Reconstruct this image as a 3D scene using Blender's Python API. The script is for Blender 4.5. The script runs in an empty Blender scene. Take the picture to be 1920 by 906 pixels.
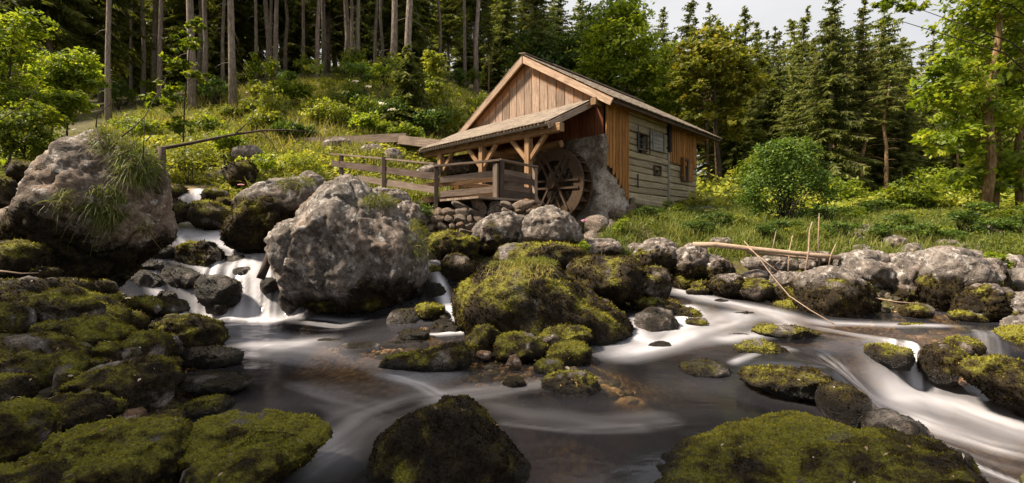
import bpy, bmesh, math, random
import numpy as np
from mathutils import Vector, Matrix
random.seed(7)
RNG = np.random.default_rng(7)
SC = bpy.context.scene
COL = SC.collection
# ------------------------------------------------------------------ camera, sky, sun, exposure
F, CX, HY, EYE = 882.0, 960.0, 443.0, 1.55     # focal length in photo pixels, optical axis, horizon row, eye height over the pool
cam_d = bpy.data.cameras.new('camera')
cam_d.sensor_width = 36.0
cam_d.lens = F / 1920.0 * 36.0
cam_d.shift_y = -10.0 / 1920.0
cam_d.clip_end = 2000.0
cam_d.clip_start = 0.05
cam = bpy.data.objects.new('camera', cam_d)
COL.objects.link(cam)
cam.location = (0, 0, EYE)
cam.rotation_euler = (math.radians(90), 0, 0)
SC.camera = cam
SC.view_settings.view_transform = 'Standard'
SC.view_settings.look = 'None'
SC.view_settings.gamma = 1.0
SC.view_settings.use_curve_mapping = False
SC.view_settings.exposure = 1.5
SUN_DIR = Vector((-0.95, -0.10, 1.16)).normalized()      # towards the sun
sun_el = math.asin(SUN_DIR.z)
sun_az = math.atan2(SUN_DIR.x, SUN_DIR.y)
world = bpy.data.worlds.new('World')
SC.world = world
world.use_nodes = True
wn, wl = world.node_tree.nodes, world.node_tree.links
for n in list(wn): wn.remove(n)
wo = wn.new('ShaderNodeOutputWorld'); bg = wn.new('ShaderNodeBackground')
sky = wn.new('ShaderNodeTexSky'); sky.sky_type = 'NISHITA'; sky.sun_disc = False
sky.sun_elevation = sun_el; sky.sun_rotation = sun_az
tc = wn.new('ShaderNodeTexCoord'); mp = wn.new('ShaderNodeMapping'); mp.inputs['Scale'].default_value = (1.5, 1.5, 4.0)
cn = wn.new('ShaderNodeTexNoise'); cn.inputs['Scale'].default_value = 1.6; cn.inputs['Detail'].default_value = 6
cr = wn.new('ShaderNodeValToRGB')
cr.color_ramp.elements[0].position = 0.3; cr.color_ramp.elements[0].color = (2.7, 2.68, 2.7, 1)
cr.color_ramp.elements[1].position = 0.7; cr.color_ramp.elements[1].color = (3.4, 3.34, 3.3, 1)
mx = wn.new('ShaderNodeMix'); mx.data_type = 'RGBA'; mx.inputs[0].default_value = 0.94
bg.inputs['Strength'].default_value = 0.1
wl.new(tc.outputs['Generated'], mp.inputs['Vector']); wl.new(mp.outputs[0], cn.inputs['Vector']); wl.new(cn.outputs['Fac'], cr.inputs['Fac'])
wl.new(sky.outputs[0], mx.inputs[6]); wl.new(cr.outputs[0], mx.inputs[7]); wl.new(mx.outputs[2], bg.inputs['Color']); wl.new(bg.outputs[0], wo.inputs['Surface'])
sun_d = bpy.data.lights.new('sun', 'SUN'); sun_d.energy = 4.2; sun_d.angle = math.radians(7.0); sun_d.color = (1.0, 0.86, 0.68)
sun = bpy.data.objects.new('sun', sun_d); COL.objects.link(sun)
sun.rotation_euler = (-SUN_DIR).to_track_quat('-Z', 'Y').to_euler(); sun.location = (-20, -20, 40)
SC.cycles.max_bounces = 8; SC.cycles.transparent_max_bounces = 12; SC.cycles.diffuse_bounces = 3
SC.cycles.caustics_reflective = False; SC.cycles.caustics_refractive = False

# ------------------------------------------------------------------ helpers
def P(px, py, Y): return np.array([(px - CX) / F * Y, Y, EYE - (py - HY) / F * Y])
def XY(px, Y): return np.array([(px - CX) / F * Y, Y])

def _h(ix, iy, iz, s):
    n = (ix * 374761393 + iy * 668265263 + iz * 974711111 + s * 1274126177) & 0xFFFFFFFF
    n = ((n ^ (n >> 13)) * 1274126177) & 0xFFFFFFFF
    n = ((n ^ (n >> 15)) * 668265263) & 0xFFFFFFFF
    n = n ^ (n >> 16)
    return (n & 0xFFFF) / 65535.0
def vnoise(p, s=0):
    p = np.asarray(p, float); i = np.floor(p).astype(np.int64); f = p - i
    f = f * f * f * (f * (f * 6 - 15) + 10)
    x, y, z = i[:, 0], i[:, 1], i[:, 2]; fx, fy, fz = f[:, 0], f[:, 1], f[:, 2]
    r = 0
    for a in (0, 1):
        for b in (0, 1):
            for c in (0, 1):
                r = r + _h(x + a, y + b, z + c, s) * (fx if a else 1 - fx) * (fy if b else 1 - fy) * (fz if c else 1 - fz)
    return r * 2 - 1
_ROT = np.array([[0.0, 0.8, 0.6], [-0.8, 0.36, -0.48], [-0.6, -0.48, 0.64]])
def fbm(p, octv=4, s=0, gain=0.5):
    p = np.asarray(p, float); a, t, r = 1.0, 0.0, 0
    for k in range(octv):
        r = r + a * vnoise(p, s + k * 17); t += a; a *= gain; p = p @ _ROT.T * 2.03 + 3.1
    return r / t
def ridged(p, octv=4, s=0):
    p = np.asarray(p, float); a, t, r = 1.0, 0.0, 0
    for k in range(octv):
        r = r + a * (1 - 2 * np.abs(vnoise(p, s + k * 13))); t += a; a *= 0.5; p = p @ _ROT.T * 2.1 + 1.7
    return r / t
def worley(p, s=0):
    p = np.asarray(p, float); i = np.floor(p).astype(np.int64); f1 = np.full(len(p), 9.0); f2 = np.full(len(p), 9.0)
    for a in (-1, 0, 1):
        for b in (-1, 0, 1):
            for c in (-1, 0, 1):
                q = i + np.array([a, b, c])
                o = np.stack([_h(q[:, 0], q[:, 1], q[:, 2], s + k) for k in (1, 2, 3)], 1)
                d = np.sqrt((((q + o) - p) ** 2).sum(1))
                f2 = np.minimum(f2, np.maximum(f1, d)); f1 = np.minimum(f1, d)
    return f1, f2
def sstep(a, b, x):
    t = np.clip((x - a) / (b - a), 0, 1); return t * t * (3 - 2 * t)
def normals(V, T):
    a, b, c = V[T[:, 0]], V[T[:, 1]], V[T[:, 2]]
    fn = np.cross(b - a, c - a); N = np.zeros_like(V)
    for k in range(3): np.add.at(N, T[:, k], fn)
    return N / (np.linalg.norm(N, axis=1)[:, None] + 1e-12), fn
def mesh(name, V, Fc, mat=None, smooth=True, attrs=None):
    Fc = np.asarray(Fc, np.int32)
    if Fc.shape[1] == 4 and ((Fc[:, 2] == Fc[:, 3]) | (Fc[:, 0] == Fc[:, 1])).any(): Fc = tri(Fc)
    me = bpy.data.meshes.new(name); V = np.asarray(V, np.float32); k = Fc.shape[1]
    me.vertices.add(len(V)); me.vertices.foreach_set('co', V.ravel())
    me.loops.add(Fc.size); me.loops.foreach_set('vertex_index', Fc.ravel())
    me.polygons.add(len(Fc)); me.polygons.foreach_set('loop_start', np.arange(0, Fc.size, k, dtype=np.int32))
    try: me.polygons.foreach_set('loop_total', np.full(len(Fc), k, np.int32))
    except Exception: pass
    me.polygons.foreach_set('use_smooth', np.full(len(Fc), smooth, bool))
    for a, v in (attrs or {}).items():
        at = me.attributes.new(a, 'FLOAT', 'POINT'); at.data.foreach_set('value', np.asarray(v, np.float32))
    me.update(calc_edges=True)
    if mat: me.materials.append(mat)
    return me
def obj(name, me, parent=None, loc=None, **kw):
    o = bpy.data.objects.new(name, me); COL.objects.link(o)
    if parent: o.parent = parent
    if loc is not None: o.location = loc
    for k, v in kw.items(): o[k] = v
    return o
def thing(name, label, cat, loc=(0, 0, 0), rz=0.0, group=None):
    o = bpy.data.objects.new(name, None); COL.objects.link(o); o.empty_display_size = 0.2
    o.location = [float(q) for q in loc]; o.rotation_euler = (0, 0, rz); o['label'] = label; o['category'] = cat
    if group: o['group'] = group
    return o
def tube(pts, rad, n=8):
    """quads of a swept tube along pts with radius per point"""
    pts = np.asarray(pts, float); rad = np.broadcast_to(np.asarray(rad, float), (len(pts),))
    d = np.gradient(pts, axis=0); d /= np.linalg.norm(d, axis=1)[:, None] + 1e-9
    ref = np.array([0.13, 0.97, 0.2]) if abs(d[0][2]) > 0.7 else np.array([0.0, 0.0, 1.0])
    a = np.cross(d, ref); a /= np.linalg.norm(a, axis=1)[:, None] + 1e-9; b = np.cross(d, a)
    th = np.arange(n) * 2 * math.pi / n
    V = (pts[:, None] + rad[:, None, None] * (np.cos(th)[None, :, None] * a[:, None] + np.sin(th)[None, :, None] * b[:, None])).reshape(-1, 3)
    i = np.arange(len(pts) - 1)[:, None] * n; j = np.arange(n)[None]; j2 = (j + 1) % n
    Q = np.stack([i + j, i + j2, i + n + j2, i + n + j], -1).reshape(-1, 4)
    # close the last ring
    V = np.vstack([V, pts[-1:], pts[:1]]); c = len(V) - 2; L = (len(pts) - 1) * n
    cap = np.array([[L + k, L + (k + 1) % n, c, c] for k in range(n)]); cap0 = np.array([[(k + 1) % n, k, c + 1, c + 1] for k in range(n)])
    return V, np.vstack([Q, cap, cap0])
def tri(Q):
    Q = np.asarray(Q); T = np.vstack([Q[:, [0, 1, 2]], Q[:, [0, 2, 3]]])
    return T[(T[:, 0] != T[:, 1]) & (T[:, 1] != T[:, 2]) & (T[:, 0] != T[:, 2])]
def join(parts):
    Vs, Ts, o = [], [], 0
    for V, T in parts: Vs.append(V); Ts.append(np.asarray(T) + o); o += len(V)
    return np.vstack(Vs), np.vstack(Ts)
def unit(v): return v / (np.linalg.norm(v, axis=-1, keepdims=True) + 1e-9)

# ------------------------------------------------------------------ materials
class NT:
    def __init__(s, name):
        s.m = bpy.data.materials.new(name); s.m.use_nodes = True; s.n = s.m.node_tree.nodes; s.l = s.m.node_tree.links
        for q in list(s.n): s.n.remove(q)
        s.out = s.n.new('ShaderNodeOutputMaterial')
    def node(s, t, **kw):
        q = s.n.new(t)
        for k, v in kw.items(): setattr(q, k, v)
        return q
    def set(s, sock, v):
        if isinstance(v, bpy.types.NodeSocket): s.l.new(v, sock)
        elif isinstance(v, tuple) and len(v) == 3 and sock.type == 'RGBA': sock.default_value = (*v, 1)
        else: sock.default_value = v
    def attr(s, a): return s.node('ShaderNodeAttribute', attribute_name=a).outputs['Fac']
    def coord(s, kind='Object', scale=(1, 1, 1), rnd=False):
        t = s.node('ShaderNodeTexCoord').outputs[kind]; m = s.node('ShaderNodeMapping'); m.inputs['Scale'].default_value = scale
        s.l.new(t, m.inputs['Vector'])
        if rnd:
            r = s.node('ShaderNodeObjectInfo').outputs['Random']; q = s.node('ShaderNodeMath', operation='MULTIPLY'); s.set(q.inputs[0], r); q.inputs[1].default_value = 37.0
            c = s.node('ShaderNodeCombineXYZ'); [s.set(c.inputs[k], q.outputs[0]) for k in range(3)]; s.l.new(c.outputs[0], m.inputs['Location'])
        return m.outputs[0]
    def noise(s, vec, scale, detail=4, rough=0.55, dist=0.0):
        q = s.node('ShaderNodeTexNoise'); s.set(q.inputs['Vector'], vec); q.inputs['Scale'].default_value = scale; q.inputs['Detail'].default_value = detail
        q.inputs['Roughness'].default_value = rough; q.inputs['Distortion'].default_value = dist; return q.outputs['Fac']
    def voro(s, vec, scale, feature='F1', out='Distance'):
        q = s.node('ShaderNodeTexVoronoi', feature=feature); s.set(q.inputs['Vector'], vec); q.inputs['Scale'].default_value = scale; return q.outputs[out]
    def math(s, op, a, b=0.0, clamp=False):
        q = s.node('ShaderNodeMath', operation=op, use_clamp=clamp); s.set(q.inputs[0], a); s.set(q.inputs[1], b); return q.outputs[0]
    def ramp(s, fac, *stops):
        q = s.node('ShaderNodeValToRGB'); s.set(q.inputs['Fac'], fac); e = q.color_ramp.elements
        while len(e) < len(stops): e.new(0.5)
        for k, (p, c) in enumerate(stops):
            e[k].position = p; e[k].color = (*c, 1) if isinstance(c, tuple) else (c, c, c, 1)
        return q.outputs[0]
    def mix(s, fac, a, b, mode='MIX'):
        q = s.node('ShaderNodeMix', data_type='RGBA', blend_type=mode); s.set(q.inputs[0], fac); s.set(q.inputs[6], a); s.set(q.inputs[7], b); return q.outputs[2]
    def bump(s, h, strength=0.5, dist=0.02):
        q = s.node('ShaderNodeBump'); s.set(q.inputs['Height'], h); q.inputs['Strength'].default_value = strength; q.inputs['Distance'].default_value = dist; return q.outputs[0]
    def bsdf(s, col, rough=0.8, nrm=None, spec=0.3):
        q = s.node('ShaderNodeBsdfPrincipled'); s.set(q.inputs['Base Color'], col); s.set(q.inputs['Roughness'], rough)
        s.set(q.inputs['Specular IOR Level'], spec)
        if nrm is not None: s.set(q.inputs['Normal'], nrm)
        return q.outputs[0]
    def done(s, sh): s.l.new(sh, s.out.inputs['Surface']); return s.m

def wood(name, dark, mid, light, fresh=None, rough=0.85, moss=None):
    t = NT(name); v = t.coord('Object', (0.7, 9, 9), True); v2 = t.coord('Object', (1, 1, 1), True)
    g = t.noise(v, 3.0, 6, 0.65, 0.6); fine = t.noise(v, 14.0, 3); blot = t.noise(v2, 2.2, 4)
    c = t.ramp(t.math('ADD', t.math('MULTIPLY', g, 0.75), t.math('MULTIPLY', fine, 0.25)), (0.3, dark), (0.5, mid), (0.7, light))
    r = t.node('ShaderNodeObjectInfo').outputs['Random']
    c = t.mix(1.0, c, t.ramp(r, (0.0, 0.68), (1.0, 1.2)), 'MULTIPLY')
    c = t.mix(t.math('MULTIPLY', t.ramp(blot, (0.5, 0.0), (0.72, 1.0)), 0.55), c, dark)
    k = t.voro(t.coord('Object', (1.6, 5, 5), True), 1.3)
    c = t.mix(t.ramp(k, (0.0, 0.9), (0.09, 0.0)), c, tuple(0.35 * q for q in dark))
    if fresh:
        sx = t.node('ShaderNodeSeparateXYZ'); t.set(sx.inputs[0], t.node('ShaderNodeTexCoord').outputs['Object'])
        f = t.math('SUBTRACT', t.math('ADD', sx.outputs[0], t.math('MULTIPLY', t.noise(v2, 5.0, 4), 0.9)), 0.5)
        c = t.mix(t.ramp(f, (0.0, 0.75), (0.42, 0.0)), c, fresh)
    if moss: c = t.mix(t.ramp(t.noise(v2, 1.4, 5), (0.42, 0.0), (0.65, 0.75)), c, moss)
    return t.done(t.bsdf(c, rough, t.bump(t.math('ADD', g, t.math('MULTIPLY', fine, 0.5)), 0.5, 0.012), 0.2))
M = {}
M['gable'] = wood('weathered_gable_wood', (0.11, 0.072, 0.052), (0.27, 0.19, 0.14), (0.41, 0.315, 0.245), fresh=(0.42, 0.17, 0.055))
M['red'] = wood('dark_red_wood', (0.06, 0.02, 0.01), (0.15, 0.05, 0.02), (0.22, 0.08, 0.035))
M['orange'] = wood('orange_board_wood', (0.12, 0.05, 0.014), (0.30, 0.14, 0.042), (0.42, 0.215, 0.075))
M['log'] = wood('old_log_wood', (0.13, 0.10, 0.068), (0.32, 0.265, 0.185), (0.47, 0.41, 0.315), moss=(0.25, 0.21, 0.125))
M['beam'] = wood('tan_beam_wood', (0.10, 0.055, 0.026), (0.26, 0.155, 0.082), (0.38, 0.25, 0.145))
M['verge'] = wood('pale_verge_wood', (0.15, 0.095, 0.065), (0.33, 0.23, 0.165), (0.46, 0.35, 0.265))
M['rail'] = wood('grey_rail_wood', (0.09, 0.065, 0.05), (0.22, 0.165, 0.13), (0.34, 0.27, 0.22))
M['darkrail'] = wood('dark_rail_wood', (0.035, 0.025, 0.02), (0.085, 0.06, 0.048), (0.15, 0.11, 0.09))
M['shingle'] = wood('shingle_wood', (0.09, 0.07, 0.055), (0.22, 0.18, 0.145), (0.34, 0.29, 0.24))
M['wheel'] = wood('shaded_wheel_wood', (0.02, 0.013, 0.008), (0.052, 0.032, 0.019), (0.10, 0.065, 0.04))  # kept dark: the lean-to's shade is put into the wood colour
M['shutter'] = wood('grey_shutter_wood', (0.09, 0.085, 0.075), (0.19, 0.18, 0.165), (0.28, 0.265, 0.245))
M['dead'] = wood('dead_branch_wood', (0.03, 0.02, 0.015), (0.07, 0.05, 0.04), (0.12, 0.09, 0.07))
M['pole'] = wood('bare_pole_wood', (0.2, 0.13, 0.09), (0.36, 0.26, 0.19), (0.5, 0.39, 0.3))
def plain(name, col, rough=0.6, var=0.3):
    t = NT(name); n = t.noise(t.coord('Object', rnd=True), 9, 4)
    return t.done(t.bsdf(t.mix(1.0, col, t.ramp(n, (0.3, 1 - var), (0.7, 1 + var)), 'MULTIPLY'), rough, t.bump(n, 0.3)))
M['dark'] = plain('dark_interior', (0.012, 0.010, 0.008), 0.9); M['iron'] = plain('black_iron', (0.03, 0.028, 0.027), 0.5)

def rock_mat():
    t = NT('stream_rock'); o = t.coord('Object'); moss, green, wet, tint = (t.attr(a) for a in ('moss', 'green', 'wet', 'tint'))
    n1 = t.noise(o, 2.3, 6, 0.62, 0.4); n2 = t.noise(o, 11, 6, 0.7); n3 = t.noise(o, 45, 4, 0.7); vf = t.voro(o, 19)
    c = t.ramp(t.math('ADD', t.math('MULTIPLY', n1, 0.5), t.math('MULTIPLY', n2, 0.5)), (0.36, (0.05, 0.042, 0.038)), (0.45, (0.13, 0.11, 0.098)), (0.53, (0.225, 0.20, 0.182)), (0.64, (0.37, 0.345, 0.33)))
    warm = t.mix(0.45, c, t.mix(1.0, c, (1.15, 0.86, 0.66), 'MULTIPLY')); c = t.mix(t.ramp(t.noise(o, 1.3, 3), (0.42, 0.0), (0.6, 1.0)), c, warm)
    c = t.mix(tint, c, t.mix(1.0, c, (1.2, 0.86, 0.55), 'MULTIPLY'))
    c = t.mix(t.math('MULTIPLY', t.ramp(t.noise(t.coord('Object', (1, 1, .6)), 2.1, 5, 0.7, 0.8), (0.47, 0.0), (0.6, 1.0)), 0.72), c, (0.062, 0.052, 0.044))
    pit = t.math('MULTIPLY', t.ramp(n3, (0.36, 1.0), (0.48, 0.0)), t.ramp(n2, (0.4, 1.0), (0.62, 0.1)))
    c = t.mix(t.math('MULTIPLY', pit, 0.8), c, (0.03, 0.025, 0.022))
    lich = t.math('MULTIPLY', t.ramp(t.noise(o, 6.0, 5, 0.7), (0.56, 0.0), (0.62, 1.0)), 0.7); c = t.mix(lich, c, (0.46, 0.435, 0.415))
    mn = t.noise(o, 42, 6, 0.8); ml = t.noise(o, 5, 4, 0.6)
    g = t.math('ADD', green, t.math('ADD', t.math('MULTIPLY', t.math('SUBTRACT', ml, 0.5), 1.1), t.math('MULTIPLY', t.math('SUBTRACT', t.noise(o, 17, 4, 0.7), 0.5), 1.4)), True)
    mc = t.ramp(g, (0.0, (0.017, 0.0115, 0.006)), (0.35, (0.04, 0.027, 0.009)), (0.6, (0.085, 0.073, 0.013)), (1.0, (0.20, 0.19, 0.025)))
    mc = t.mix(1.0, mc, t.ramp(mn, (0.32, 0.12), (0.68, 1.9)), 'MULTIPLY')
    mf = t.ramp(t.math('ADD', moss, t.math('MULTIPLY', t.math('SUBTRACT', n2, 0.5), 0.9)), (0.42, 0.0), (0.58, 1.0))
    c2 = t.mix(mf, c, mc)
    c2 = t.mix(t.math('MULTIPLY', wet, 0.66), c2, (0.011, 0.010, 0.009))
    h = t.math('ADD', t.math('MULTIPLY', n2, 0.5), t.math('ADD', t.math('MULTIPLY', n3, 0.28), t.math('MULTIPLY', t.math('MULTIPLY', mn, mf), 0.5)))
    rg = t.math('SUBTRACT', 0.9, t.math('MULTIPLY', wet, 0.56))
    return t.done(t.bsdf(c2, rg, t.bump(h, 1.0, 0.085), 0.3))
M['rock'] = rock_mat()
def moss_mat():
    t = NT('moss'); g = t.attr('green')
    c = t.ramp(g, (0.0, (0.018, 0.012, 0.0055)), (0.3, (0.042, 0.029, 0.009)), (0.55, (0.10, 0.085, 0.013)), (1.0, (0.29, 0.265, 0.032)))
    d = t.node('ShaderNodeBsdfDiffuse'); t.set(d.inputs[0], c); e = t.node('ShaderNodeBsdfTranslucent'); t.set(e.inputs[0], c)
    m = t.node('ShaderNodeMixShader'); m.inputs[0].default_value = 0.25; t.l.new(d.outputs[0], m.inputs[1]); t.l.new(e.outputs[0], m.inputs[2])
    return t.done(m.outputs[0])
M['moss'] = moss_mat()
def leaf(name, c0, c1, c2, trans=0.4, rough=0.5):
    t = NT(name); a = t.attr('tone'); r = t.node('ShaderNodeObjectInfo').outputs['Random']
    c = t.ramp(a, (0.0, c0), (0.5, c1), (1.0, c2)); c = t.mix(1.0, c, t.ramp(r, (0.0, 0.72), (1.0, 1.25)), 'MULTIPLY')
    d = t.bsdf(c, rough, None, 0.25); e = t.node('ShaderNodeBsdfTranslucent'); t.set(e.inputs[0], t.mix(1.0, c, (1.3, 1.25, 0.6), 'MULTIPLY'))
    m = t.node('ShaderNodeMixShader'); m.inputs[0].default_value = trans; t.l.new(d, m.inputs[1]); t.l.new(e.outputs[0], m.inputs[2])
    return t.done(m.outputs[0])
M['needle'] = leaf('spruce_needles', (0.05, 0.068, 0.018), (0.13, 0.155, 0.035), (0.26, 0.26, 0.06), 0.45)
M['maple'] = leaf('maple_leaves', (0.07, 0.11, 0.012), (0.18, 0.24, 0.022), (0.36, 0.38, 0.036), 0.55)
M['yellowleaf'] = leaf('yellowing_leaves', (0.10, 0.13, 0.016), (0.225, 0.235, 0.03), (0.40, 0.33, 0.05), 0.5)
M['willow'] = leaf('willow_leaves', (0.035, 0.07, 0.012), (0.08, 0.135, 0.02), (0.17, 0.23, 0.036), 0.4)
M['herb'] = leaf('herb_leaves', (0.09, 0.125, 0.018), (0.22, 0.25, 0.035), (0.42, 0.40, 0.06), 0.45)
M['grass'] = leaf('grass_blades', (0.06, 0.09, 0.018), (0.17, 0.20, 0.042), (0.38, 0.32, 0.12), 0.4)
M['white'] = leaf('white_petals', (0.5, 0.5, 0.42), (0.65, 0.62, 0.55), (0.75, 0.73, 0.68), 0.3); M['pink'] = leaf('pink_petals', (0.4, 0.16, 0.24), (0.55, 0.25, 0.36), (0.65, 0.4, 0.5), 0.3)
def bark(name, a, b, c):
    t = NT(name); v = t.coord('Object', (6, 6, 1.6), True); n = t.noise(v, 2.2, 6, 0.7); f = t.voro(v, 4.0)
    col = t.ramp(n, (0.3, a), (0.5, b), (0.72, c)); return t.done(t.bsdf(col, 0.9, t.bump(t.math('ADD', n, f), 0.8, 0.03), 0.2))
M['bark'] = bark('spruce_bark', (0.075, 0.058, 0.046), (0.21, 0.168, 0.138), (0.38, 0.325, 0.28))
M['barkwarm'] = bark('pine_bark', (0.06, 0.035, 0.018), (0.22, 0.14, 0.07), (0.38, 0.28, 0.17)); M['twig'] = bark('dark_twig_bark', (0.02, 0.014, 0.01), (0.05, 0.038, 0.028), (0.10, 0.08, 0.06))
# ------------------------------------------------------------------ ground and stream
def wp(px, py, z=None, Y=None):
    """a water point seen at a photo pixel: give its level or its distance"""
    if Y is None: Y = (EYE - z) * F / (py - HY)
    return P(px, py, Y)
WATER = [wp(*q) for q in (
 (450,610,0),(600,640,0),(700,700,0),(500,720,0),(400,760,0),(650,800,0),(600,880,0),(900,720,0),(1100,760,0),(1200,700,0),(1200,800,0),(1050,850,0),
 (1350,760,0),(1150,900,0),(1400,800,0),(340,690,0),(420,660,0),(540,600,.02),(420,598,.03),(850,880,0),(1320,860,0),(640,610,0),(720,640,.01),(800,650,.02),
 (1250,650,.03),(1300,620,.13),(1280,590,.2),(1350,565,.32),(1270,540,.45),(1255,530,.5),(1450,590,.22),(1550,610,.13),(1650,603,.13),(1750,612,.12),(1850,640,.1),
 (1500,640,.05),(1600,655,.04),(1560,690,.01),(1650,665,.02),(1200,640,.03),(1400,620,.12),
 (1640,610,.12),(1700,604,.12),(1850,606,.12),(1950,618,.12),(1780,625,.11),(1920,640,.1),(1700,657,.03),(1692,700,-.22),(1700,724,-.38),(1650,742,-.4),(1750,745,-.4),(1800,800,-.5),(1900,830,-.55),(1700,800,-.5),(1880,900,-.6),(1920,765,-.45),(1860,640,.1),(1865,685,-.2))]
WATER += [wp(px, py, None, Y) for px, py, Y in (
 (335,588,8.6),(300,545,8.8),(285,508,9.1),(300,485,9.6),(400,590,8.95),(400,530,9.25),(470,512,9.5),(470,592,8.95),(530,515,9.5),(530,595,8.95),(440,480,10.2),(500,470,10.5),
 (360,440,11),(420,430,11.5),(320,430,11.2),(368,388,12.9),(370,358,13.3),(372,350,15.2),(815,488,10),(825,528,9.1),(838,572,8.2),(865,622,7.5),(800,500,9.7))]
WATER = np.array(WATER)
def tp(px, Y, z): return np.array([(px - CX) / F * Y, Y, z])
LAND = [tp(*q) for q in (
 (-200,2,.3),(100,2.3,.12),(300,2.6,-.05),(0,3.5,.4),(200,3.5,.15),(310,3.9,-.03),(0,4.6,.62),(150,4.6,.4),(270,4.7,.15),(-100,6,1.0),(100,5.6,.65),(230,5.8,.25),(305,6.3,.08),
 (0,7.5,1.15),(150,7.5,.9),(260,7.5,.15),(0,10,2.0),(150,10,1.9),(240,10.4,1.7),(250,9,.6),(480,10.8,1.1),(560,10.5,1.3),(600,11.5,1.7),(600,8.9,.15),(700,9,.3),(760,9.8,.9),
 (850,12,2.3),(930,11.5,2.3),(1000,12.3,2.2),(880,14,2.4),(800,10.7,1.2),(900,10.3,1.0),(980,10.2,1.0),(1060,10.5,1.3),(900,10.8,1.35),(820,11.3,2.1),(900,11.3,2.2),(1050,11.6,1.55),(1060,12.7,1.5),
 (1130,12.6,1.8),(1170,13.2,2.15),(1250,15.2,2.3),(1310,17.5,2.4),(1150,17,2.4),(1000,18,2.8),(1130,11.3,1.55),(1200,11.6,1.75),(1200,10.3,.8),(1300,12.5,1.95),(1300,10.8,1.1),
 (1400,13,2.0),(1400,10.3,1.05),(1500,11,1.5),(1500,9.6,.6),(1600,11.5,1.65),(1600,9.2,.7),(1700,9.5,.75),(1700,12,1.8),(1850,9.3,.8),(1700,8.5,.12),(1850,8.5,.2),(1850,12,1.85),(2000,8.5,1.1),(2000,11,1.8),(2200,8,1.2),
 (2020,7.0,.2),(2080,6,.25),(2120,4.8,.2),(2060,3.6,.1),(1300,20,2.5),(1500,16,2.2),(1500,25,2.65),(1800,16,2.2),(1800,25,2.65),(2000,16,2.3),(1400,40,3),(1700,40,2.6),(2000,35,2.6),(1500,60,1.5),
 (1800,60,1),(1500,100,-5),(1800,100,-6),(1640,5.2,-.7),(1480,4.9,-.4),(1560,4.2,-.6),(1690,3.8,-.9),(1600,4.7,-.6),(1500,2.7,-.1),(1100,6.6,-.1),(1000,7.2,0))]
LAND += [P(*q) for q in ((330,340,14),(450,330,14),(560,330,14.5),(450,270,17),(620,290,16),(700,300,15.5),(770,290,17),(850,335,16),(450,222,22),(360,215,23),(205,240,20),(550,178,25),(680,172,26),
 (790,242,21),(830,205,25),(100,275,18),(0,285,18),(595,162,28),(737,150,29),(893,175,31),(1000,205,33),(1150,270,35),(1250,330,35),(200,190,35),(500,140,40),(800,140,45),(1000,170,50),(1200,260,55),(500,110,70),(1000,150,80),(-300,250,20),(250,300,15))]
LAND += [np.array(q, float) for q in ((-10,-5,1),(0,-5,.3),(8,-5,.3),(-20,-20,2),(20,-20,2),(0,-30,2),(15,3,1.2),(12,7,1.5),(-8,3,1.2),(-12,8,2.5),(30,15,3),(40,40,2),(-40,20,8),(-40,50,15),(0,1.2,-.5),(1.5,2,-.5),(-.6,1.8,-.4),
 (-250,100,40),(250,100,-10),(0,250,35),(0,-250,0),(-250,-150,10),(250,-150,0),(250,250,-12),(-250,250,50),(120,200,-12))]
BED = WATER.copy()
dep = np.where(WATER[:, 2] > 0.3, 0.22, np.where(np.abs(WATER[:, 2]) < 0.02, 0.85, 0.3))
for k, w in enumerate(WATER):       # shallow gravel bars
    for px, Y, r in ((720, 7, 1.0), (960, 5.6, .8), (380, 5.6, .6), (1700, 7.3, .8), (1120, 3.3, .5), (640, 5.0, .6)):
        q = XY(px, Y)
        if np.hypot(w[0] - q[0], w[1] - q[1]) < r: dep[k] = 0.13
BED[:, 2] -= dep
BARS = np.array([[*XY(px, Y), -d] for px, Y, d in ((690,6.9,.06),(760,6.6,.07),(640,6.6,.1),(930,5.4,.08),(985,5.3,.09),(860,5.2,.12),(1160,5.3,.16),(1200,5.0,.18),(1170,4.4,.24),(1240,4.5,.22),(1220,4.75,.18),(650,4.6,.26),(1100,3.15,.2),(1120,6.0,.16),(370,5.8,.1),(400,5.4,.14),(640,4.8,.2),(580,4.9,.22),(1110,3.2,.2),(1080,3.1,.22),(1650,7.3,.05),(1750,7.3,.05),(600,2.85,.2),(700,6.1,.12),(560,5.3,.3))])
def rbf_fit(C):
    A = np.sqrt(((C[:, None, :2] - C[None, :, :2]) ** 2).sum(-1) + 0.01); n = len(C)
    G = np.zeros((n + 1, n + 1)); G[:n, :n] = A + np.eye(n) * -0.02; G[:n, n] = G[n, :n] = 1
    return np.linalg.solve(G, np.append(C[:, 2], 0))
def rbf_eval(C, w, x, y):
    x = np.ravel(x); y = np.ravel(y); r = np.empty(len(x))
    for s in range(0, len(x), 20000):
        d = np.sqrt((x[s:s + 20000, None] - C[None, :, 0]) ** 2 + (y[s:s + 20000, None] - C[None, :, 1]) ** 2 + 0.01); r[s:s + 20000] = d @ w[:-1] + w[-1]
    return r
GC = np.vstack([BED, LAND, BARS]); GW = rbf_fit(GC); WC = WATER; WW = rbf_fit(WC)
def ground(x, y):
    x = np.ravel(np.asarray(x, float)); y = np.ravel(np.asarray(y, float))
    p = np.stack([x, y, 0 * x], 1)
    return rbf_eval(GC, GW, x, y) + 0.05 * fbm(p * 1.7, 4, 5) + 0.25 * fbm(p * 0.22, 2, 9) * sstep(12, 25, y)
def level(x, y): return rbf_eval(WC, WW, x, y)
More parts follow.
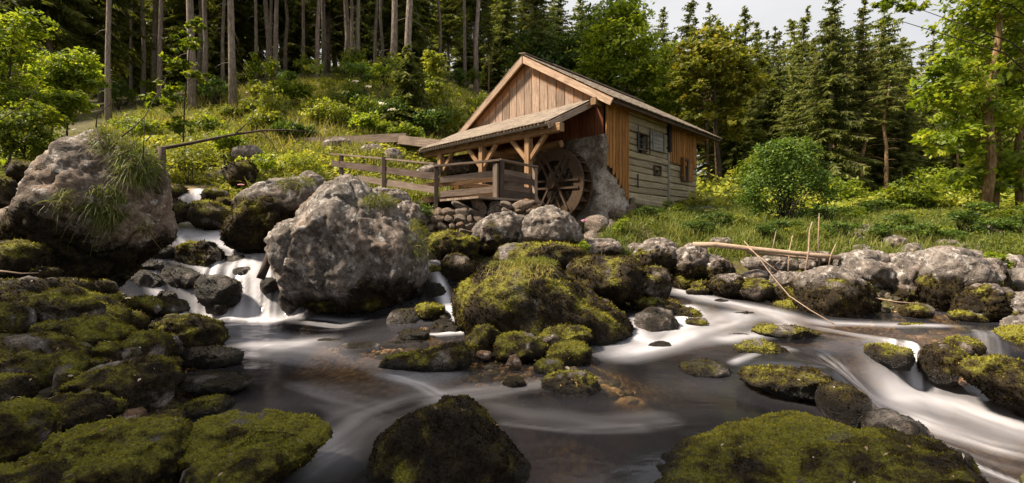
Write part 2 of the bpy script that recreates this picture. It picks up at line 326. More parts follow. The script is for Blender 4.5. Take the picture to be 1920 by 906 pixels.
def axis(a, b, step, lo, hi, grow=1.16):
    v = list(np.arange(a, b, step)); s, q = step, a; left = []
    while q > lo: s *= grow; q -= s; left.append(q)
    s, q = step, v[-1]
    while q < hi: s *= grow; q += s; v.append(q)
    return np.array(left[::-1] + v)
def grid(xs, ys):
    X, Y = np.meshgrid(xs, ys); n = len(xs); i = (np.arange(len(ys) - 1)[:, None] * n + np.arange(n - 1)[None]).ravel()
    return X.ravel(), Y.ravel(), np.stack([i, i + 1, i + n + 1, i + n], 1)
gx, gy, GQ = grid(axis(-10, 12, 0.1, -260, 260), axis(1.5, 17, 0.1, -260, 260))
gz = ground(gx, gy)
near_w = np.full(len(gx), 9.0)
for w in WATER: near_w = np.minimum(near_w, np.hypot(gx - w[0], gy - w[1]))
bedm = sstep(1.3, 0.8, near_w) * sstep(0.10, 0.0, gz - level(gx, gy))
def ground_mat():
    t = NT('ground_soil_and_bed'); o = t.coord('Object'); b = t.attr('bed')
    n = t.noise(o, 3, 6, 0.65); n2 = t.noise(o, 16, 5, 0.7)
    soil = t.mix(t.ramp(n, (0.4, 0.0), (0.6, 1.0)), t.ramp(n2, (0.3, (0.03, 0.021, 0.012)), (0.7, (0.10, 0.072, 0.04))), t.ramp(n2, (0.3, (0.04, 0.042, 0.012)), (0.7, (0.13, 0.13, 0.03))))
    pc = t.voro(o, 13, 'F1', 'Color'); pd = t.voro(o, 13); s = t.node('ShaderNodeSeparateColor'); t.set(s.inputs[0], pc)
    peb = t.ramp(s.outputs[0], (0.0, (0.16, 0.11, 0.055)), (0.4, (0.31, 0.22, 0.115)), (0.75, (0.43, 0.32, 0.18)), (1.0, (0.48, 0.40, 0.28)))
    peb = t.mix(t.ramp(pd, (0.35, 0.0), (0.62, 0.35)), peb, (0.08, 0.055, 0.028))
    peb = t.mix(t.ramp(t.noise(o, 0.8, 3), (0.45, 0.0), (0.62, 0.7)), peb, (0.05, 0.04, 0.02))
    c = t.mix(b, soil, peb)
    h = t.math('ADD', n2, t.math('MULTIPLY', t.math('MULTIPLY', pd, -1.0), b))
    return t.done(t.bsdf(c, 0.9, t.bump(h, 0.8, 0.05), 0.2))
obj('ground', mesh('ground', np.stack([gx, gy, gz], 1), GQ, ground_mat(), True, {'bed': bedm}), kind='structure')

# foam runs along the flow: (photo column, distance) along each run, half width, strength
RUNS = [
 ([(372,15),(370,13.4),(368,12.9)], .28, .9), ([(368,12.9),(345,11.6),(390,11.2),(450,10.7),(495,10.3),(495,9.7)], .5, 1.0), ([(335,11.3),(322,10.6),(345,10.0),(420,9.7)], .4, .95),
 ([(410,9.6),(400,9.25),(395,8.85)], .28, .95), ([(450,9.7),(448,9.25),(440,8.85)], .22, .95), ([(495,9.7),(495,9.25),(490,8.8)], .24, .95), ([(540,9.7),(540,9.25),(540,8.85)], .28, .95),
 ([(300,9.5),(285,9.1),(300,8.8),(338,8.6),(365,8.6)], .17, .95), ([(345,8.75),(430,8.65),(540,8.65)], .4, 1.0), ([(430,8.5),(430,8.1),(455,7.5),(520,7.0),(600,6.7)], .5, .72), ([(560,8.4),(620,8.2),(680,8.0)], .22, .6),
 ([(470,7.2),(560,6.4),(660,5.9),(760,5.4),(860,4.9)], .35, .45), ([(430,6.2),(540,5.9),(620,5.6)], .15, .4),
 ([(812,9.8),(825,9.1),(838,8.3),(852,7.9),(874,7.4)], .13, 1), ([(874,7.45),(820,7.25),(760,7.15)], .1, .7), ([(815,10),(795,9.7)], .3, .5),
 ([(700,5.3),(780,4.95),(822,4.6),(840,4.45)], .06, .75), ([(830,4.55),(920,4.7),(1010,4.9)], .2, .32), ([(880,4.4),(1000,4.1),(1130,3.95),(1300,4.0)], .3, .22), ([(760,4.3),(690,4.0),(640,3.6),(600,3.2)], .28, .24), ([(950,3.9),(1080,3.75),(1200,3.8)], .07, .3), ([(640,3.4),(600,3.25),(570,3.1)], .06, .5), ([(560,4.8),(640,4.4),(700,4.1)],.3,.18),
 ([(1258,10.4),(1280,9.6),(1340,9.0),(1420,8.4),(1500,7.7)], .34, .8), ([(1285,8.8),(1300,8.1),(1265,7.4),(1215,6.7),(1140,6.2)], .3, .85), ([(1200,8.1),(1194,7.5),(1200,6.9),(1230,6.6)], .12, 1), ([(1400,8.2),(1370,7.6),(1310,7.0),(1230,6.4),(1120,5.9)], .32, .7),
 ([(1440,8.1),(1480,7.4),(1400,6.8),(1330,6.5)], .2, .6), ([(1500,7.7),(1600,7.6),(1700,7.6),(1800,7.4)], .2, .62), ([(1540,7.1),(1600,6.7),(1660,6.45),(1700,6.35)], .2, .5), ([(1480,6.3),(1420,6.0),(1380,5.7)], .12, .4), ([(1560,6.0),(1600,5.7)], .2, .4),
 ([(1685,6.5),(1682,6.25),(1688,6.0)], .12, 1), ([(1718,6.5),(1722,6.25),(1724,6.0)], .12, 1), ([(1850,6.8),(1862,6.4),(1870,6.1)], .14, .8), ([(1620,5.8),(1720,5.75),(1800,5.5),(1900,5.1),(2000,4.9)], .42, .8), ([(1660,5.4),(1760,5.0),(1860,4.7),(1960,4.5)], .34, .55), ([(1760,4.6),(1840,4.3),(1940,4.0)], .14, .5)]
def foam_at(x, y):
    f = np.zeros(len(x))
    for k, (pts, w, inten) in enumerate(RUNS):
        steep = np.mean([p_[1] for p_ in pts]) > 7.3
        q = np.array([XY(*p) for p in pts]); best = np.full(len(x), 99.0); al = np.zeros(len(x)); ac = np.zeros(len(x)); acc = 0.0
        for a, b in zip(q[:-1], q[1:]):
            d = b - a; L = np.hypot(*d); u = d / L; rx, ry = x - a[0], y - a[1]
            t = np.clip(rx * u[0] + ry * u[1], 0, L); dx, dy = rx - t * u[0], ry - t * u[1]; dd = np.hypot(dx, dy); m = dd < best
            best = np.where(m, dd, best); al = np.where(m, acc + t, al); ac = np.where(m, u[0] * dy - u[1] * dx, ac); acc += L
        near = best < w * 2.2
        if not near.any(): continue
        e = np.minimum(sstep(-0.02, 0.35, al), sstep(acc + 0.02, acc - 0.35, al)) if acc > 1.2 else 1.0
        fall = steep and acc < 1.6 or acc < 0.9
        p = np.stack([al * (0.45 if fall else 0.8), ac * ((6.0 if fall else 3.0) / w ** .5), np.full(len(x), k * 3.7)], 1)[near]
        hard = 1.0 if (q[:, 1].mean() > 8.2 and q[0, 0] < -2) or acc < 1.3 else 0.2
        st = np.clip((0.5 if fall else 0.62) + (.35 + .75 * hard + .35 * fall) * fbm(p * np.array([1, .45 + .55 * hard, 1]), 3, k), .04, 1.25)
        g = np.zeros(len(x)); g[near] = np.exp(-(best[near] / w) ** 2) * st * inten * 1.15
        g = g * (e * 0.75 + 0.25)
        f = 1 - (1 - f) * (1 - np.clip(g, 0, 1))
    return f
wx, wy, WQ = grid(np.arange(-9.2, 9.5, 0.032), np.arange(1.6, 15.4, 0.032))
wz = level(wx, wy); gz2 = ground(wx, wy)
nw = np.full(len(wx), 9.0)
for w in WATER: nw = np.minimum(nw, np.hypot(wx - w[0], wy - w[1]) * (1.0 if w[1] < 8.3 else 1.5))
keep = ((wz - gz2) > -0.12) & (nw < 1.5)
kq = keep[WQ].all(1); WQ = WQ[kq]; used = np.unique(WQ); rm = np.full(len(wx), -1); rm[used] = np.arange(len(used)); WQ = rm[WQ]; wx, wy, wz, gz2 = wx[used], wy[used], wz[used], gz2[used]
fo = foam_at(wx, wy)
pp = np.stack([wx, wy, 0 * wx], 1)
wz = wz + 0.008 * fbm(pp * np.array([1.0, 1.6, 1]), 2, 40) + 0.035 * fo * (0.5 + fbm(pp * 3.0, 3, 41)) + 0.0
def water_mat():
    t = NT('silky_stream_water'); o = t.coord('Object'); f = t.attr('foam'); d = t.attr('deep')
    n = t.noise(t.coord('Object', (1.2, 2.2, 1)), 1.6, 3, 0.5, 0.6)
    nr = t.bump(n, 0.10, 0.10)
    tc = t.ramp(d, (0.0, (0.92, 0.84, 0.68)), (0.18, (0.62, 0.53, 0.37)), (0.4, (0.18, 0.16, 0.11)), (0.7, (0.03, 0.028, 0.026)))
    tr = t.node('ShaderNodeBsdfTransparent'); t.set(tr.inputs[0], tc)
    gl = t.node('ShaderNodeBsdfGlossy'); gl.inputs['Roughness'].default_value = 0.14; t.set(gl.inputs[0], (0.86, 0.84, 0.9)); t.set(gl.inputs['Normal'], nr)
    fr = t.node('ShaderNodeFresnel'); fr.inputs[0].default_value = 1.36; t.set(fr.inputs['Normal'], nr)
    m = t.node('ShaderNodeMixShader'); t.set(m.inputs[0], fr.outputs[0]); t.l.new(tr.outputs[0], m.inputs[1]); t.l.new(gl.outputs[0], m.inputs[2])
    # a thin grey veil painting the blurred glints of the moving water
    veil = t.bsdf((0.235, 0.23, 0.27), 0.4, nr, 0.4)
    m1 = t.node('ShaderNodeMixShader'); t.set(m1.inputs[0], t.math('MULTIPLY', t.ramp(t.noise(t.coord('Object', (0.55, 1.1, 1)), 0.8, 2, 0.4, 0.6), (0.32, 0.02), (0.72, 0.15)), 1.0)); t.l.new(m.outputs[0], m1.inputs[1]); t.l.new(veil, m1.inputs[2])
    fm = t.bsdf((0.60, 0.59, 0.635), 0.5, nr, 0.3)
    m2 = t.node('ShaderNodeMixShader'); t.set(m2.inputs[0], t.ramp(f, (0.06, 0.0), (0.45, 0.30), (0.95, 0.92))); t.l.new(m1.outputs[0], m2.inputs[1]); t.l.new(fm, m2.inputs[2])
    return t.done(m2.outputs[0])
obj('stream_water', mesh('stream_water', np.stack([wx, wy, wz], 1), WQ, water_mat(), True, {'foam': fo, 'deep': np.clip(wz - gz2, 0, 1)}), kind='structure')
def pebbles():
    V0, T0 = None, None
    bm = bmesh.new(); bmesh.ops.create_icosphere(bm, subdivisions=1, radius=1); V0 = np.array([v.co[:] for v in bm.verts]); T0 = np.array([[v.index for v in f.verts] for f in bm.faces]); bm.free()
    spots = ((690,6.9,.6,170),(760,6.7,.5,150),(930,5.5,.4,120),(980,5.4,.4,120),(380,5.7,.5,120),(280,3.6,.35,160),(640,6.8,.5,120),(1700,7.4,.8,160),(190,4.0,.3,60),(260,6.2,.4,70))
    ps = []
    for px, Y, r, n in spots:
        c = XY(px, Y); q = RNG.normal(0, 1, (n, 2)) * r * 0.6 + c; ps.append(q)
    ps = np.vstack(ps); z = ground(ps[:, 0], ps[:, 1]); n = len(ps)
    s = RNG.uniform(.012, .05, (n, 1)) ** 1.0 * np.stack([RNG.uniform(.8, 1.5, n), RNG.uniform(.8, 1.3, n), RNG.uniform(.4, .8, n)], 1); a = RNG.uniform(0, 6.28, n)
    V = V0[None] * (1 + RNG.uniform(-.15, .15, (n, len(V0), 1))) * s[:, None]; ca, sa = np.cos(a)[:, None], np.sin(a)[:, None]
    V = np.stack([V[..., 0] * ca - V[..., 1] * sa + ps[:, 0, None], V[..., 0] * sa + V[..., 1] * ca + ps[:, 1, None], V[..., 2] + z[:, None] + .008], -1)
    T = (T0[None] + np.arange(n)[:, None, None] * len(V0)).reshape(-1, 3); tone = np.repeat(RNG.random(n), len(V0))
    t = NT('pebble_stone'); c = t.ramp(t.attr('tone'), (0.0, (0.09, 0.06, 0.03)), (0.35, (0.27, 0.16, 0.07)), (0.7, (0.45, 0.30, 0.15)), (1.0, (0.5, 0.44, 0.36)))
    obj('stream_pebbles', mesh('stream_pebbles', V.reshape(-1, 3), T, t.done(t.bsdf(c, 0.6, None, 0.4)), True, {'tone': tone}), kind='stuff', label='golden brown pebbles on the shallow bed of the stream', category='pebbles')
pebbles()
def bank_gravel():
    bm = bmesh.new(); bmesh.ops.create_icosphere(bm, subdivisions=1, radius=1); V0 = np.array([v.co[:] for v in bm.verts]); T0 = np.array([[v.index for v in f.verts] for f in bm.faces]); bm.free()
    c = RNG.uniform((-9, 2), (9, 13), (60000, 2)); d = np.full(len(c), 9.0)
    for w in WATER: d = np.minimum(d, np.hypot(c[:, 0] - w[0], c[:, 1] - w[1]))
    c = c[(d < 1.9) & (RNG.random(len(c)) < np.clip(5 / c[:, 1], .3, 1))]; z = ground(c[:, 0], c[:, 1]); dz = z - level(c[:, 0], c[:, 1]); m = (dz > -.1) & (dz < .3) & (RNG.random(len(c)) < .55); c, z = c[m], z[m]; n = len(c)
    s = (RNG.uniform(.012, .03, n) + .055 * RNG.random(n) ** 5)[:, None] * np.stack([RNG.uniform(.8, 1.5, n), RNG.uniform(.8, 1.3, n), RNG.uniform(.5, .9, n)], 1) * (1 + c[:, 1:2] * .05); a = RNG.uniform(0, 6.28, n); ca, sa = np.cos(a)[:, None], np.sin(a)[:, None]
    V = V0[None] * (1 + RNG.uniform(-.2, .2, (n, len(V0), 1))) * s[:, None]; V = np.stack([V[..., 0] * ca - V[..., 1] * sa + c[:, 0, None], V[..., 0] * sa + V[..., 1] * ca + c[:, 1, None], V[..., 2] + z[:, None] + .01], -1)
    T = (T0[None] + np.arange(n)[:, None, None] * len(V0)).reshape(-1, 3)
    t = NT('bank_gravel_stone'); cc = t.ramp(t.attr('tone'), (0.0, (0.025, 0.02, 0.012)), (0.45, (0.075, 0.06, 0.035)), (0.7, (0.09, 0.085, 0.025)), (0.9, (0.22, 0.18, 0.14)), (1.0, (0.36, 0.31, 0.26)))
    obj('bank_gravel', mesh('bank_gravel', V.reshape(-1, 3), T, t.done(t.bsdf(cc, 0.7, None, 0.35)), False, {'tone': np.repeat(RNG.random(n), len(V0))}), kind='stuff', label='small dark stones and gravel filling the gaps along the stream edges', category='gravel')
bank_gravel()
# ------------------------------------------------------------------ wooden water mill
ZB = 2.3
MRZ = math.atan2(0.714, 0.70)
mill = thing('water_mill', 'old wooden water mill with shingled roof and open lean-to above the stream', 'water mill', (2.548, 13.0, ZB), MRZ)
MU, MV = np.array([math.cos(MRZ), math.sin(MRZ)]), np.array([-math.sin(MRZ), math.cos(MRZ)])
def mw(x, y, z): return np.array([2.548 + MU[0] * x + MV[0] * y, 13.0 + MU[1] * x + MV[1] * y, z])
def ml(x, y, z): return (x, y, z - ZB)
def orient(p, q, nrm):
    p, q, nrm = Vector(p), Vector(q), Vector(nrm); X = (q - p).normalized(); Z = (nrm - X * nrm.dot(X)).normalized(); Y = Z.cross(X)
    m = Matrix((X, Y, Z)).transposed().to_4x4(); m.translation = p; return m
_PM = {}
def plank(name, p, q, w, t, mat, parent=None, nrm=(0, 0, 1), cham=0.0, s0=0.0, s1=0.0, wob=0.0, label=None):
    """a sawn piece from p to q: grain along its own X, width w, thickness t along nrm; s0/s1 = slant of the ends per unit of width"""
    L = (Vector(q) - Vector(p)).length; key = (round(L, 3), round(w, 3), round(t, 3), mat.name, cham, round(s0, 3), round(s1, 3)) if not wob else None
    me = _PM.get(key) if key else None
    if me is None:
        c = min(cham, 0.45 * w, 0.45 * t); a, b = w / 2, t / 2
        ring = [(-a + c, -b), (a - c, -b), (a, -b + c), (a, b - c), (a - c, b), (-a + c, b), (-a, b - c), (-a, -b + c)] if c else [(-a, -b), (a, -b), (a, b), (-a, b)]
        k = len(ring); ns = 4 if wob else 1; V = []
        for i in range(ns + 1):
            f = i / ns; jy, jz = (random.uniform(-wob, wob), random.uniform(-wob, wob)) if 0 < i < ns else (0, 0)
            for (y, z) in ring: V.append((L * f + (s0 * y * (1 - f) + s1 * y * f), y + jy + (random.uniform(-wob, wob) * .4), z + jz + (random.uniform(-wob, wob) * .4)))
        Fc = [tuple(range(k))[::-1], tuple(range(ns * k, ns * k + k))]
        for i in range(ns): Fc += [(i * k + j, i * k + (j + 1) % k, (i + 1) * k + (j + 1) % k, (i + 1) * k + j) for j in range(k)]
        me = bpy.data.meshes.new(name); me.from_pydata(V, [], Fc); me.materials.append(mat); me.update()
        if key: _PM[key] = me
    o = bpy.data.objects.new(name, me); COL.objects.link(o)
    if parent: o.parent = parent
    o.matrix_local = orient(p, q, nrm)
    if label: o['label'] = label
    return o
def rj(a): return random.uniform(-a, a)
RZ0, RK = 7.28, 0.61
def roofz(y): return RZ0 - abs(y - 2.82) * RK
# gable boards above the lean-to roof
y = 0.03; nb = 17; bw = 5.6 / nb
for k in range(nb):
    yc = 0.02 + bw * (k + .5); top = roofz(yc) - 0.19; s = RK if yc > 2.82 else -RK
    if top < 5.42: continue
    if abs(yc - 2.82) < bw * .3: s = 0
    plank('gable_board', ml(-.03 + rj(.005), yc, top), ml(-.03 + rj(.005), yc, 5.34), bw - .022 - random.random() * .008, .03, M['gable'], mill, (-1, 0, 0), s0=-s if s else 0, wob=.003)
obj('gable_backing', None) if False else None
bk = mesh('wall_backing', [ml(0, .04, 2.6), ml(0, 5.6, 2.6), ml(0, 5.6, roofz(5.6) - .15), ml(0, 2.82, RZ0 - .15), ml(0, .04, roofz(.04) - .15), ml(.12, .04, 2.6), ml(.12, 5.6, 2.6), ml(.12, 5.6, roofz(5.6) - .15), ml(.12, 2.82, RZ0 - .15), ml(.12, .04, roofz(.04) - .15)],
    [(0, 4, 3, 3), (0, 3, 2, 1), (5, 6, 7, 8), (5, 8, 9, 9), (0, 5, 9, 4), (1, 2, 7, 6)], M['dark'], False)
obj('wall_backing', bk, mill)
# red boards between stone base and lean-to roof
for k in range(20):
    yc = .14 + .28 * k
    if yc > 5.6: break
    plank('red_board', ml(-.035 + rj(.006), yc, 5.40), ml(-.035, yc, 4.33), .262, .03, M['red'], mill, (-1, 0, 0), wob=.003)
# side: orange boards near the corner with narrow cover strips
for k in range(7):
    xc = .085 + .166 * k; zb = 3.46 - max(0, xc - .25) * .95 if xc > .15 else 3.5
    plank('side_board', ml(xc, -.05 + rj(.006), 5.30), ml(xc, -.05, zb), .15, .03, M['orange'], mill, (0, -1, 0), s1=-.9 if xc > .3 else -.2, wob=.003)
    plank('cover_strip', ml(xc + .083, -.072, 5.29), ml(xc + .083, -.072, zb - .03), .045, .022, M['orange'], mill, (0, -1, 0))
for k in range(15):
    xc = 3.80 + .143 * k
    if xc > 5.92: break
    plank('side_board', ml(xc, -.05 + rj(.006), 5.28), ml(xc, -.05, 4.02 + rj(.03) - (.18 if 5.15 < xc < 5.4 else 0)), .13, .03, M['orange'], mill, (0, -1, 0), wob=.003)
    plank('cover_strip', ml(xc + .0715, -.072, 5.27), ml(xc + .0715, -.072, 4.0), .04, .022, M['orange'], mill, (0, -1, 0))
# hewn log wall, cut round the window openings
WIN = [(1.72, 2.22, 4.20, 4.66), (2.72, 3.12, 3.53, 3.78), (4.66, 5.10, 3.52, 4.20)]
def logs(x0, x1, z0, z1, h):
    z = z0; k = 0
    while z < z1 - .05:
        hh = h * random.uniform(.85, 1.18); zt = min(z + hh, z1); zc = (z + zt) / 2; segs = [(x0, x1)]
        for a, b, c, d in WIN:
            if c < zc + .02 < d and a > x0 and b < x1:
                segs = [q for s in segs for q in ((s[0], a), (b, s[1])) if s[0] < a < s[1]] or segs
        for a, b in segs: plank('wall_log', ml(a, .02 + rj(.018), zc + rj(.008)), ml(b, .02 + rj(.018), zc + rj(.012)), zt - z - .012, .16, M['log'], mill, (0, -1, 0), cham=.028, wob=.006)
        z = zt
logs(1.20, 3.66, 2.66, 5.30, .215); logs(3.78, 5.92, 2.46, 4.06, .21)
plank('bottom_log', ml(1.45, -.03, 2.60), ml(3.72, -.02, 2.53), .26, .2, M['log'], mill, (0, -1, 0), cham=.07, wob=.012)
plank('corner_post', ml(3.72, -.03, 2.40), ml(3.72, -.03, 4.35), .10, .12, M['shutter'], mill, (0, -1, 0), cham=.012)
plank('corner_post', ml(3.72, -.05, 4.35), ml(3.72, -.05, 5.28), .18, .2, M['dark'], mill, (0, -1, 0), cham=.02)
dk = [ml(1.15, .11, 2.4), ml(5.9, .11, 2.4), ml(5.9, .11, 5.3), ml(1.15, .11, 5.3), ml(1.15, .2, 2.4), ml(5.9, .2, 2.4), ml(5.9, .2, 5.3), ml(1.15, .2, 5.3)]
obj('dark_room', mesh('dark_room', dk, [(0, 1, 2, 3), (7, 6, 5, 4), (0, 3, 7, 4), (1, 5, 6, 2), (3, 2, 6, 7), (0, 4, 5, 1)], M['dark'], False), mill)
# windows
def window(a, b, c, d, nv, nh, fr=.05):
    w = obj('window', mesh('window', [ml(a, .08, c), ml(b, .08, c), ml(b, .08, d), ml(a, .08, d), ml(a, .1, c), ml(b, .1, c), ml(b, .1, d), ml(a, .1, d)], [(0, 1, 2, 3), (7, 6, 5, 4), (0, 3, 7, 4), (1, 5, 6, 2), (3, 2, 6, 7), (0, 4, 5, 1)], M['dark'], False), mill)
    for p, q in ((ml(a - fr, -.085, c - fr / 2), ml(b + fr, -.085, c - fr / 2)), (ml(a - fr, -.087, d + fr / 2), ml(b + fr, -.087, d + fr / 2)), (ml(a - fr / 2, -.08, c), ml(a - fr / 2, -.08, d)), (ml(b + fr / 2, -.08, c), ml(b + fr / 2, -.08, d))):
        plank('frame', p, q, fr, .07, M['darkrail'], w, (0, -1, 0))
    for k in range(nv): plank('bar', ml(a + (b - a) * (k + 1) / (nv + 1), -.03, c), ml(a + (b - a) * (k + 1) / (nv + 1), -.03, d), .016, .016, M['iron'], w, (0, -1, 0))
    for k in range(nh): plank('bar', ml(a, -.055, c + (d - c) * (k + 1) / (nh + 1)), ml(b, -.055, c + (d - c) * (k + 1) / (nh + 1)), .016, .016, M['iron'], w, (0, -1, 0))
    return w
window(*WIN[0], 2, 2, .04); window(*WIN[1], 2, 1, .025); w3 = window(*WIN[2], 0, 0, .07); w3['label'] = 'tall window with a brown frame and no bars'
sh = plank('shutter', ml(2.42, -.10, 4.30), ml(3.44, -.10, 4.32), .10, .03, M['shutter'], mill, (0, -1, 0)); sh['label'] = 'grey plank shutter folded open against the log wall'
for k in range(4): plank('shutter_board', (0, .12 * k + .11, 0), (1.02, .12 * k + .11, 0), .112, .03, M['shutter'], sh, (0, 0, 1), wob=.002)
for xx in (.14, .86): plank('shutter_batten', (xx, -.06, .027), (xx, .53, .027), .06, .025, M['shutter'], sh, (0, 0, 1))
plank('strap_hinge', (-.12, .2, .025), (.2, .2, .025), .02, .015, M['iron'], sh, (0, 0, 1))
for xx in (1.62, 2.34): plank('iron_bar', ml(xx, -.13, 4.08), ml(xx, -.13, 4.86), .025, .025, M['iron'], mill, (0, -1, 0))
plank('iron_bar', ml(1.66, -.10, 3.0), ml(1.66, -.10, 3.42), .035, .03, M['iron'], mill, (0, -1, 0))
s2 = plank('shutter', ml(4.62, -.12, 3.5), ml(4.62, -.12, 4.25), .22, .04, M['orange'], mill, (-1, .5, 0)); s3 = plank('shutter', ml(5.36, -.10, 3.50), ml(5.36, -.10, 4.12), .38, .04, M['orange'], mill, (0, -1, 0)); s3['label'] = 'small orange shutter folded flat right of the tall window'
s2['label'] = 'small orange shutter standing open left of the tall window'
for q in (s2, s3): plank('shutter_batten', (.15, -.09, .03), (.15, .09, .03), .05, .02, M['orange'], q, (0, 0, 1))
# stone base under the gable: plaster over rubble, flaring out at the corner
nu, nv_ = 90, 36
per = []
for k in range(60): per.append((-.14, 5.6 - 5.7 * k / 59))
for k in range(1, 34): per.append((-.14 + 1.45 * k / 33, -.10))
per = np.array(per); zz = np.linspace(1.1, 4.34, 34)
PX, ZZ = np.meshgrid(np.arange(len(per)), zz); PXf, Zf = PX.ravel(), ZZ.ravel(); q = per[PXf]
fl = np.clip((3.5 - Zf) / 1.5, 0, 1.5); cor = np.exp(-((q[:, 1] + .1) / 1.1) ** 2) * np.exp(-(np.clip(q[:, 0], 0, 9) / 1.4) ** 2)
sidey = (q[:, 1] < -.05); toptrim = np.where(q[:, 0] > .02, sstep(3.36 - np.clip(q[:, 0] - .15, 0, 2) * .92 + .12, 3.36 - np.clip(q[:, 0] - .15, 0, 2) * .92 - .05, Zf), 1)
ox = q[:, 0] - .35 * fl * cor * (~sidey) - .02; oy = q[:, 1] - .24 * fl * cor
oy = np.where(sidey, oy + (1 - toptrim) * .22, oy)
pn = np.stack([q[:, 0], q[:, 1], Zf], 1); f1, f2 = worley(pn * 2.6, 3); rough = sstep(3.7, 3.0, Zf) * np.clip(cor * 1.6, .25, 1)
dsp = .05 * fbm(pn * 2, 4, 3) + rough * (.34 * (np.minimum(f2 - f1, .35) - .12)) + .03 * fbm(pn * 9, 3, 8) + .03 * ridged(pn * 4, 3, 6)
nx = np.where(sidey, 0, -1.0); ny = np.where(sidey, -1.0, 0)
V = np.stack([ox + nx * dsp, oy + ny * dsp, Zf - ZB], 1); n = len(per); i = (np.arange(33)[:, None] * n + np.arange(n - 1)[None]).ravel(); Q = np.stack([i + 1, i, i + n, i + n + 1], 1)
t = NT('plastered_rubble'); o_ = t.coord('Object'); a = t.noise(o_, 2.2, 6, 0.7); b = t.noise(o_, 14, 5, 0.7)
c = t.ramp(t.math('ADD', t.math('MULTIPLY', a, .6), t.math('MULTIPLY', b, .4)), (0.38, (0.045, 0.034, 0.025)), (0.5, (0.13, 0.103, 0.08)), (0.66, (0.36, 0.315, 0.275))); sz_ = t.node('ShaderNodeSeparateXYZ'); t.set(sz_.inputs[0], t.node('ShaderNodeTexCoord').outputs['Object']); lo_ = t.ramp(t.math('ADD', t.math('MULTIPLY', sz_.outputs[2], .5), t.math('MULTIPLY', a, .5)), (0.6, 1.0), (0.85, 0.0))  # darker plaster above carries the eave's shade in its colour; paler bare stone below
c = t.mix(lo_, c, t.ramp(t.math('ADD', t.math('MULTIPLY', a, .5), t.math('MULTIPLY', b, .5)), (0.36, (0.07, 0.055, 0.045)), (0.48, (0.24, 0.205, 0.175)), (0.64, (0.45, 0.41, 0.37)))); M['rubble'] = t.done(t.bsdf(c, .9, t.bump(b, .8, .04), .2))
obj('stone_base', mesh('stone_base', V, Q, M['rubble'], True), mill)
# main roof: decks, verge boards, rafters, shingles
DX0, DX1 = -.24, 7.15; EY0, EY1 = -.40, 6.04
def deck(name, a, b, zoff, th, mat, x0=DX0, x1=DX1):
    za, zb = roofz(a) + zoff, roofz(b) + zoff
    return obj(name, mesh(name, [ml(x0, a, za), ml(x1, a, za), ml(x1, b, zb), ml(x0, b, zb), ml(x0, a, za - th), ml(x1, a, za - th), ml(x1, b, zb - th), ml(x0, b, zb - th)], [(0, 1, 2, 3), (7, 6, 5, 4), (0, 3, 7, 4), (1, 5, 6, 2), (3, 2, 6, 7), (0, 4, 5, 1)], mat, False), mill)
deck('roof_deck', EY0, 2.82, -.06, .03, M['orange']); deck('roof_deck', 2.825, EY1, -.06, .03, M['orange'])
for a, b in ((EY0 - .02, 2.80), (EY1 + .02, 2.84)):
    plank('verge_board', ml(DX0 - .04, a, roofz(a) - .18), ml(DX0 - .04, b, roofz(b) - .18), .19, .045, M['verge'], mill, (-1, 0, 0), s1=(-RK if a < 1 else RK), wob=.002)
    plank('verge_board', ml(DX1 + .03, a, roofz(a) - .16), ml(DX1 + .03, b, roofz(b) - .16), .15, .04, M['beam'], mill, (1, 0, 0), wob=.002)
plank('gable_purlin', ml(-.36, .12, 5.24), ml(.9, .12, 5.24), .17, .2, M['beam'], mill, cham=.015); plank('wall_plate', ml(-.2, -.02, 5.30), ml(6.9, -.02, 5.30), .14, .14, M['orange'], mill, cham=.01)
plank('gable_purlin', ml(5.9, 0.1, 5.13), ml(6.9, 0.1, 5.13), .17, .2, M['beam'], mill, cham=.015)
for k in range(11):
    x = .2 + .66 * k
    plank('rafter_tail', ml(x, .35, roofz(.35) - .16), ml(x, EY0 + .05, roofz(EY0 + .05) - .16), .09, .12, M['beam'], mill, (0, -.5, 1))
plank('fascia_board', ml(DX0, EY0 - .03, roofz(EY0) - .13), ml(DX1, EY0 - .03, roofz(EY0) - .13), .13, .03, M['darkrail'], mill, (0, -1, 0))
# end wall and far slope closing the volume
obj('end_wall', mesh('end_wall', [ml(5.95, 0, 2.4), ml(5.95, 5.6, 2.4), ml(5.95, 5.6, roofz(5.6) - .12), ml(5.95, 2.82, RZ0 - .12), ml(5.95, 0, roofz(0) - .12), ml(5.86, 0, 2.4), ml(5.86, 5.6, 2.4), ml(5.86, 5.6, roofz(5.6) - .12), ml(5.86, 2.82, RZ0 - .12), ml(5.86, 0, roofz(0) - .12)], [(0, 1, 2, 3), (0, 3, 4, 4), (5, 9, 8, 7), (5, 7, 6, 6), (0, 4, 9, 5), (1, 6, 7, 2)], M['log'], False), mill)
obj('back_wall', mesh('back_wall', [ml(.1, 5.6, 2.4), ml(5.9, 5.6, 2.4), ml(5.9, 5.6, 5.4), ml(.1, 5.6, 5.4), ml(.1, 5.5, 2.4), ml(5.9, 5.5, 2.4), ml(5.9, 5.5, 5.4), ml(.1, 5.5, 5.4)], [(1, 0, 3, 2), (4, 5, 6, 7), (0, 4, 7, 3), (1, 2, 6, 5), (3, 7, 6, 2), (0, 1, 5, 4)], M['log'], False), mill)
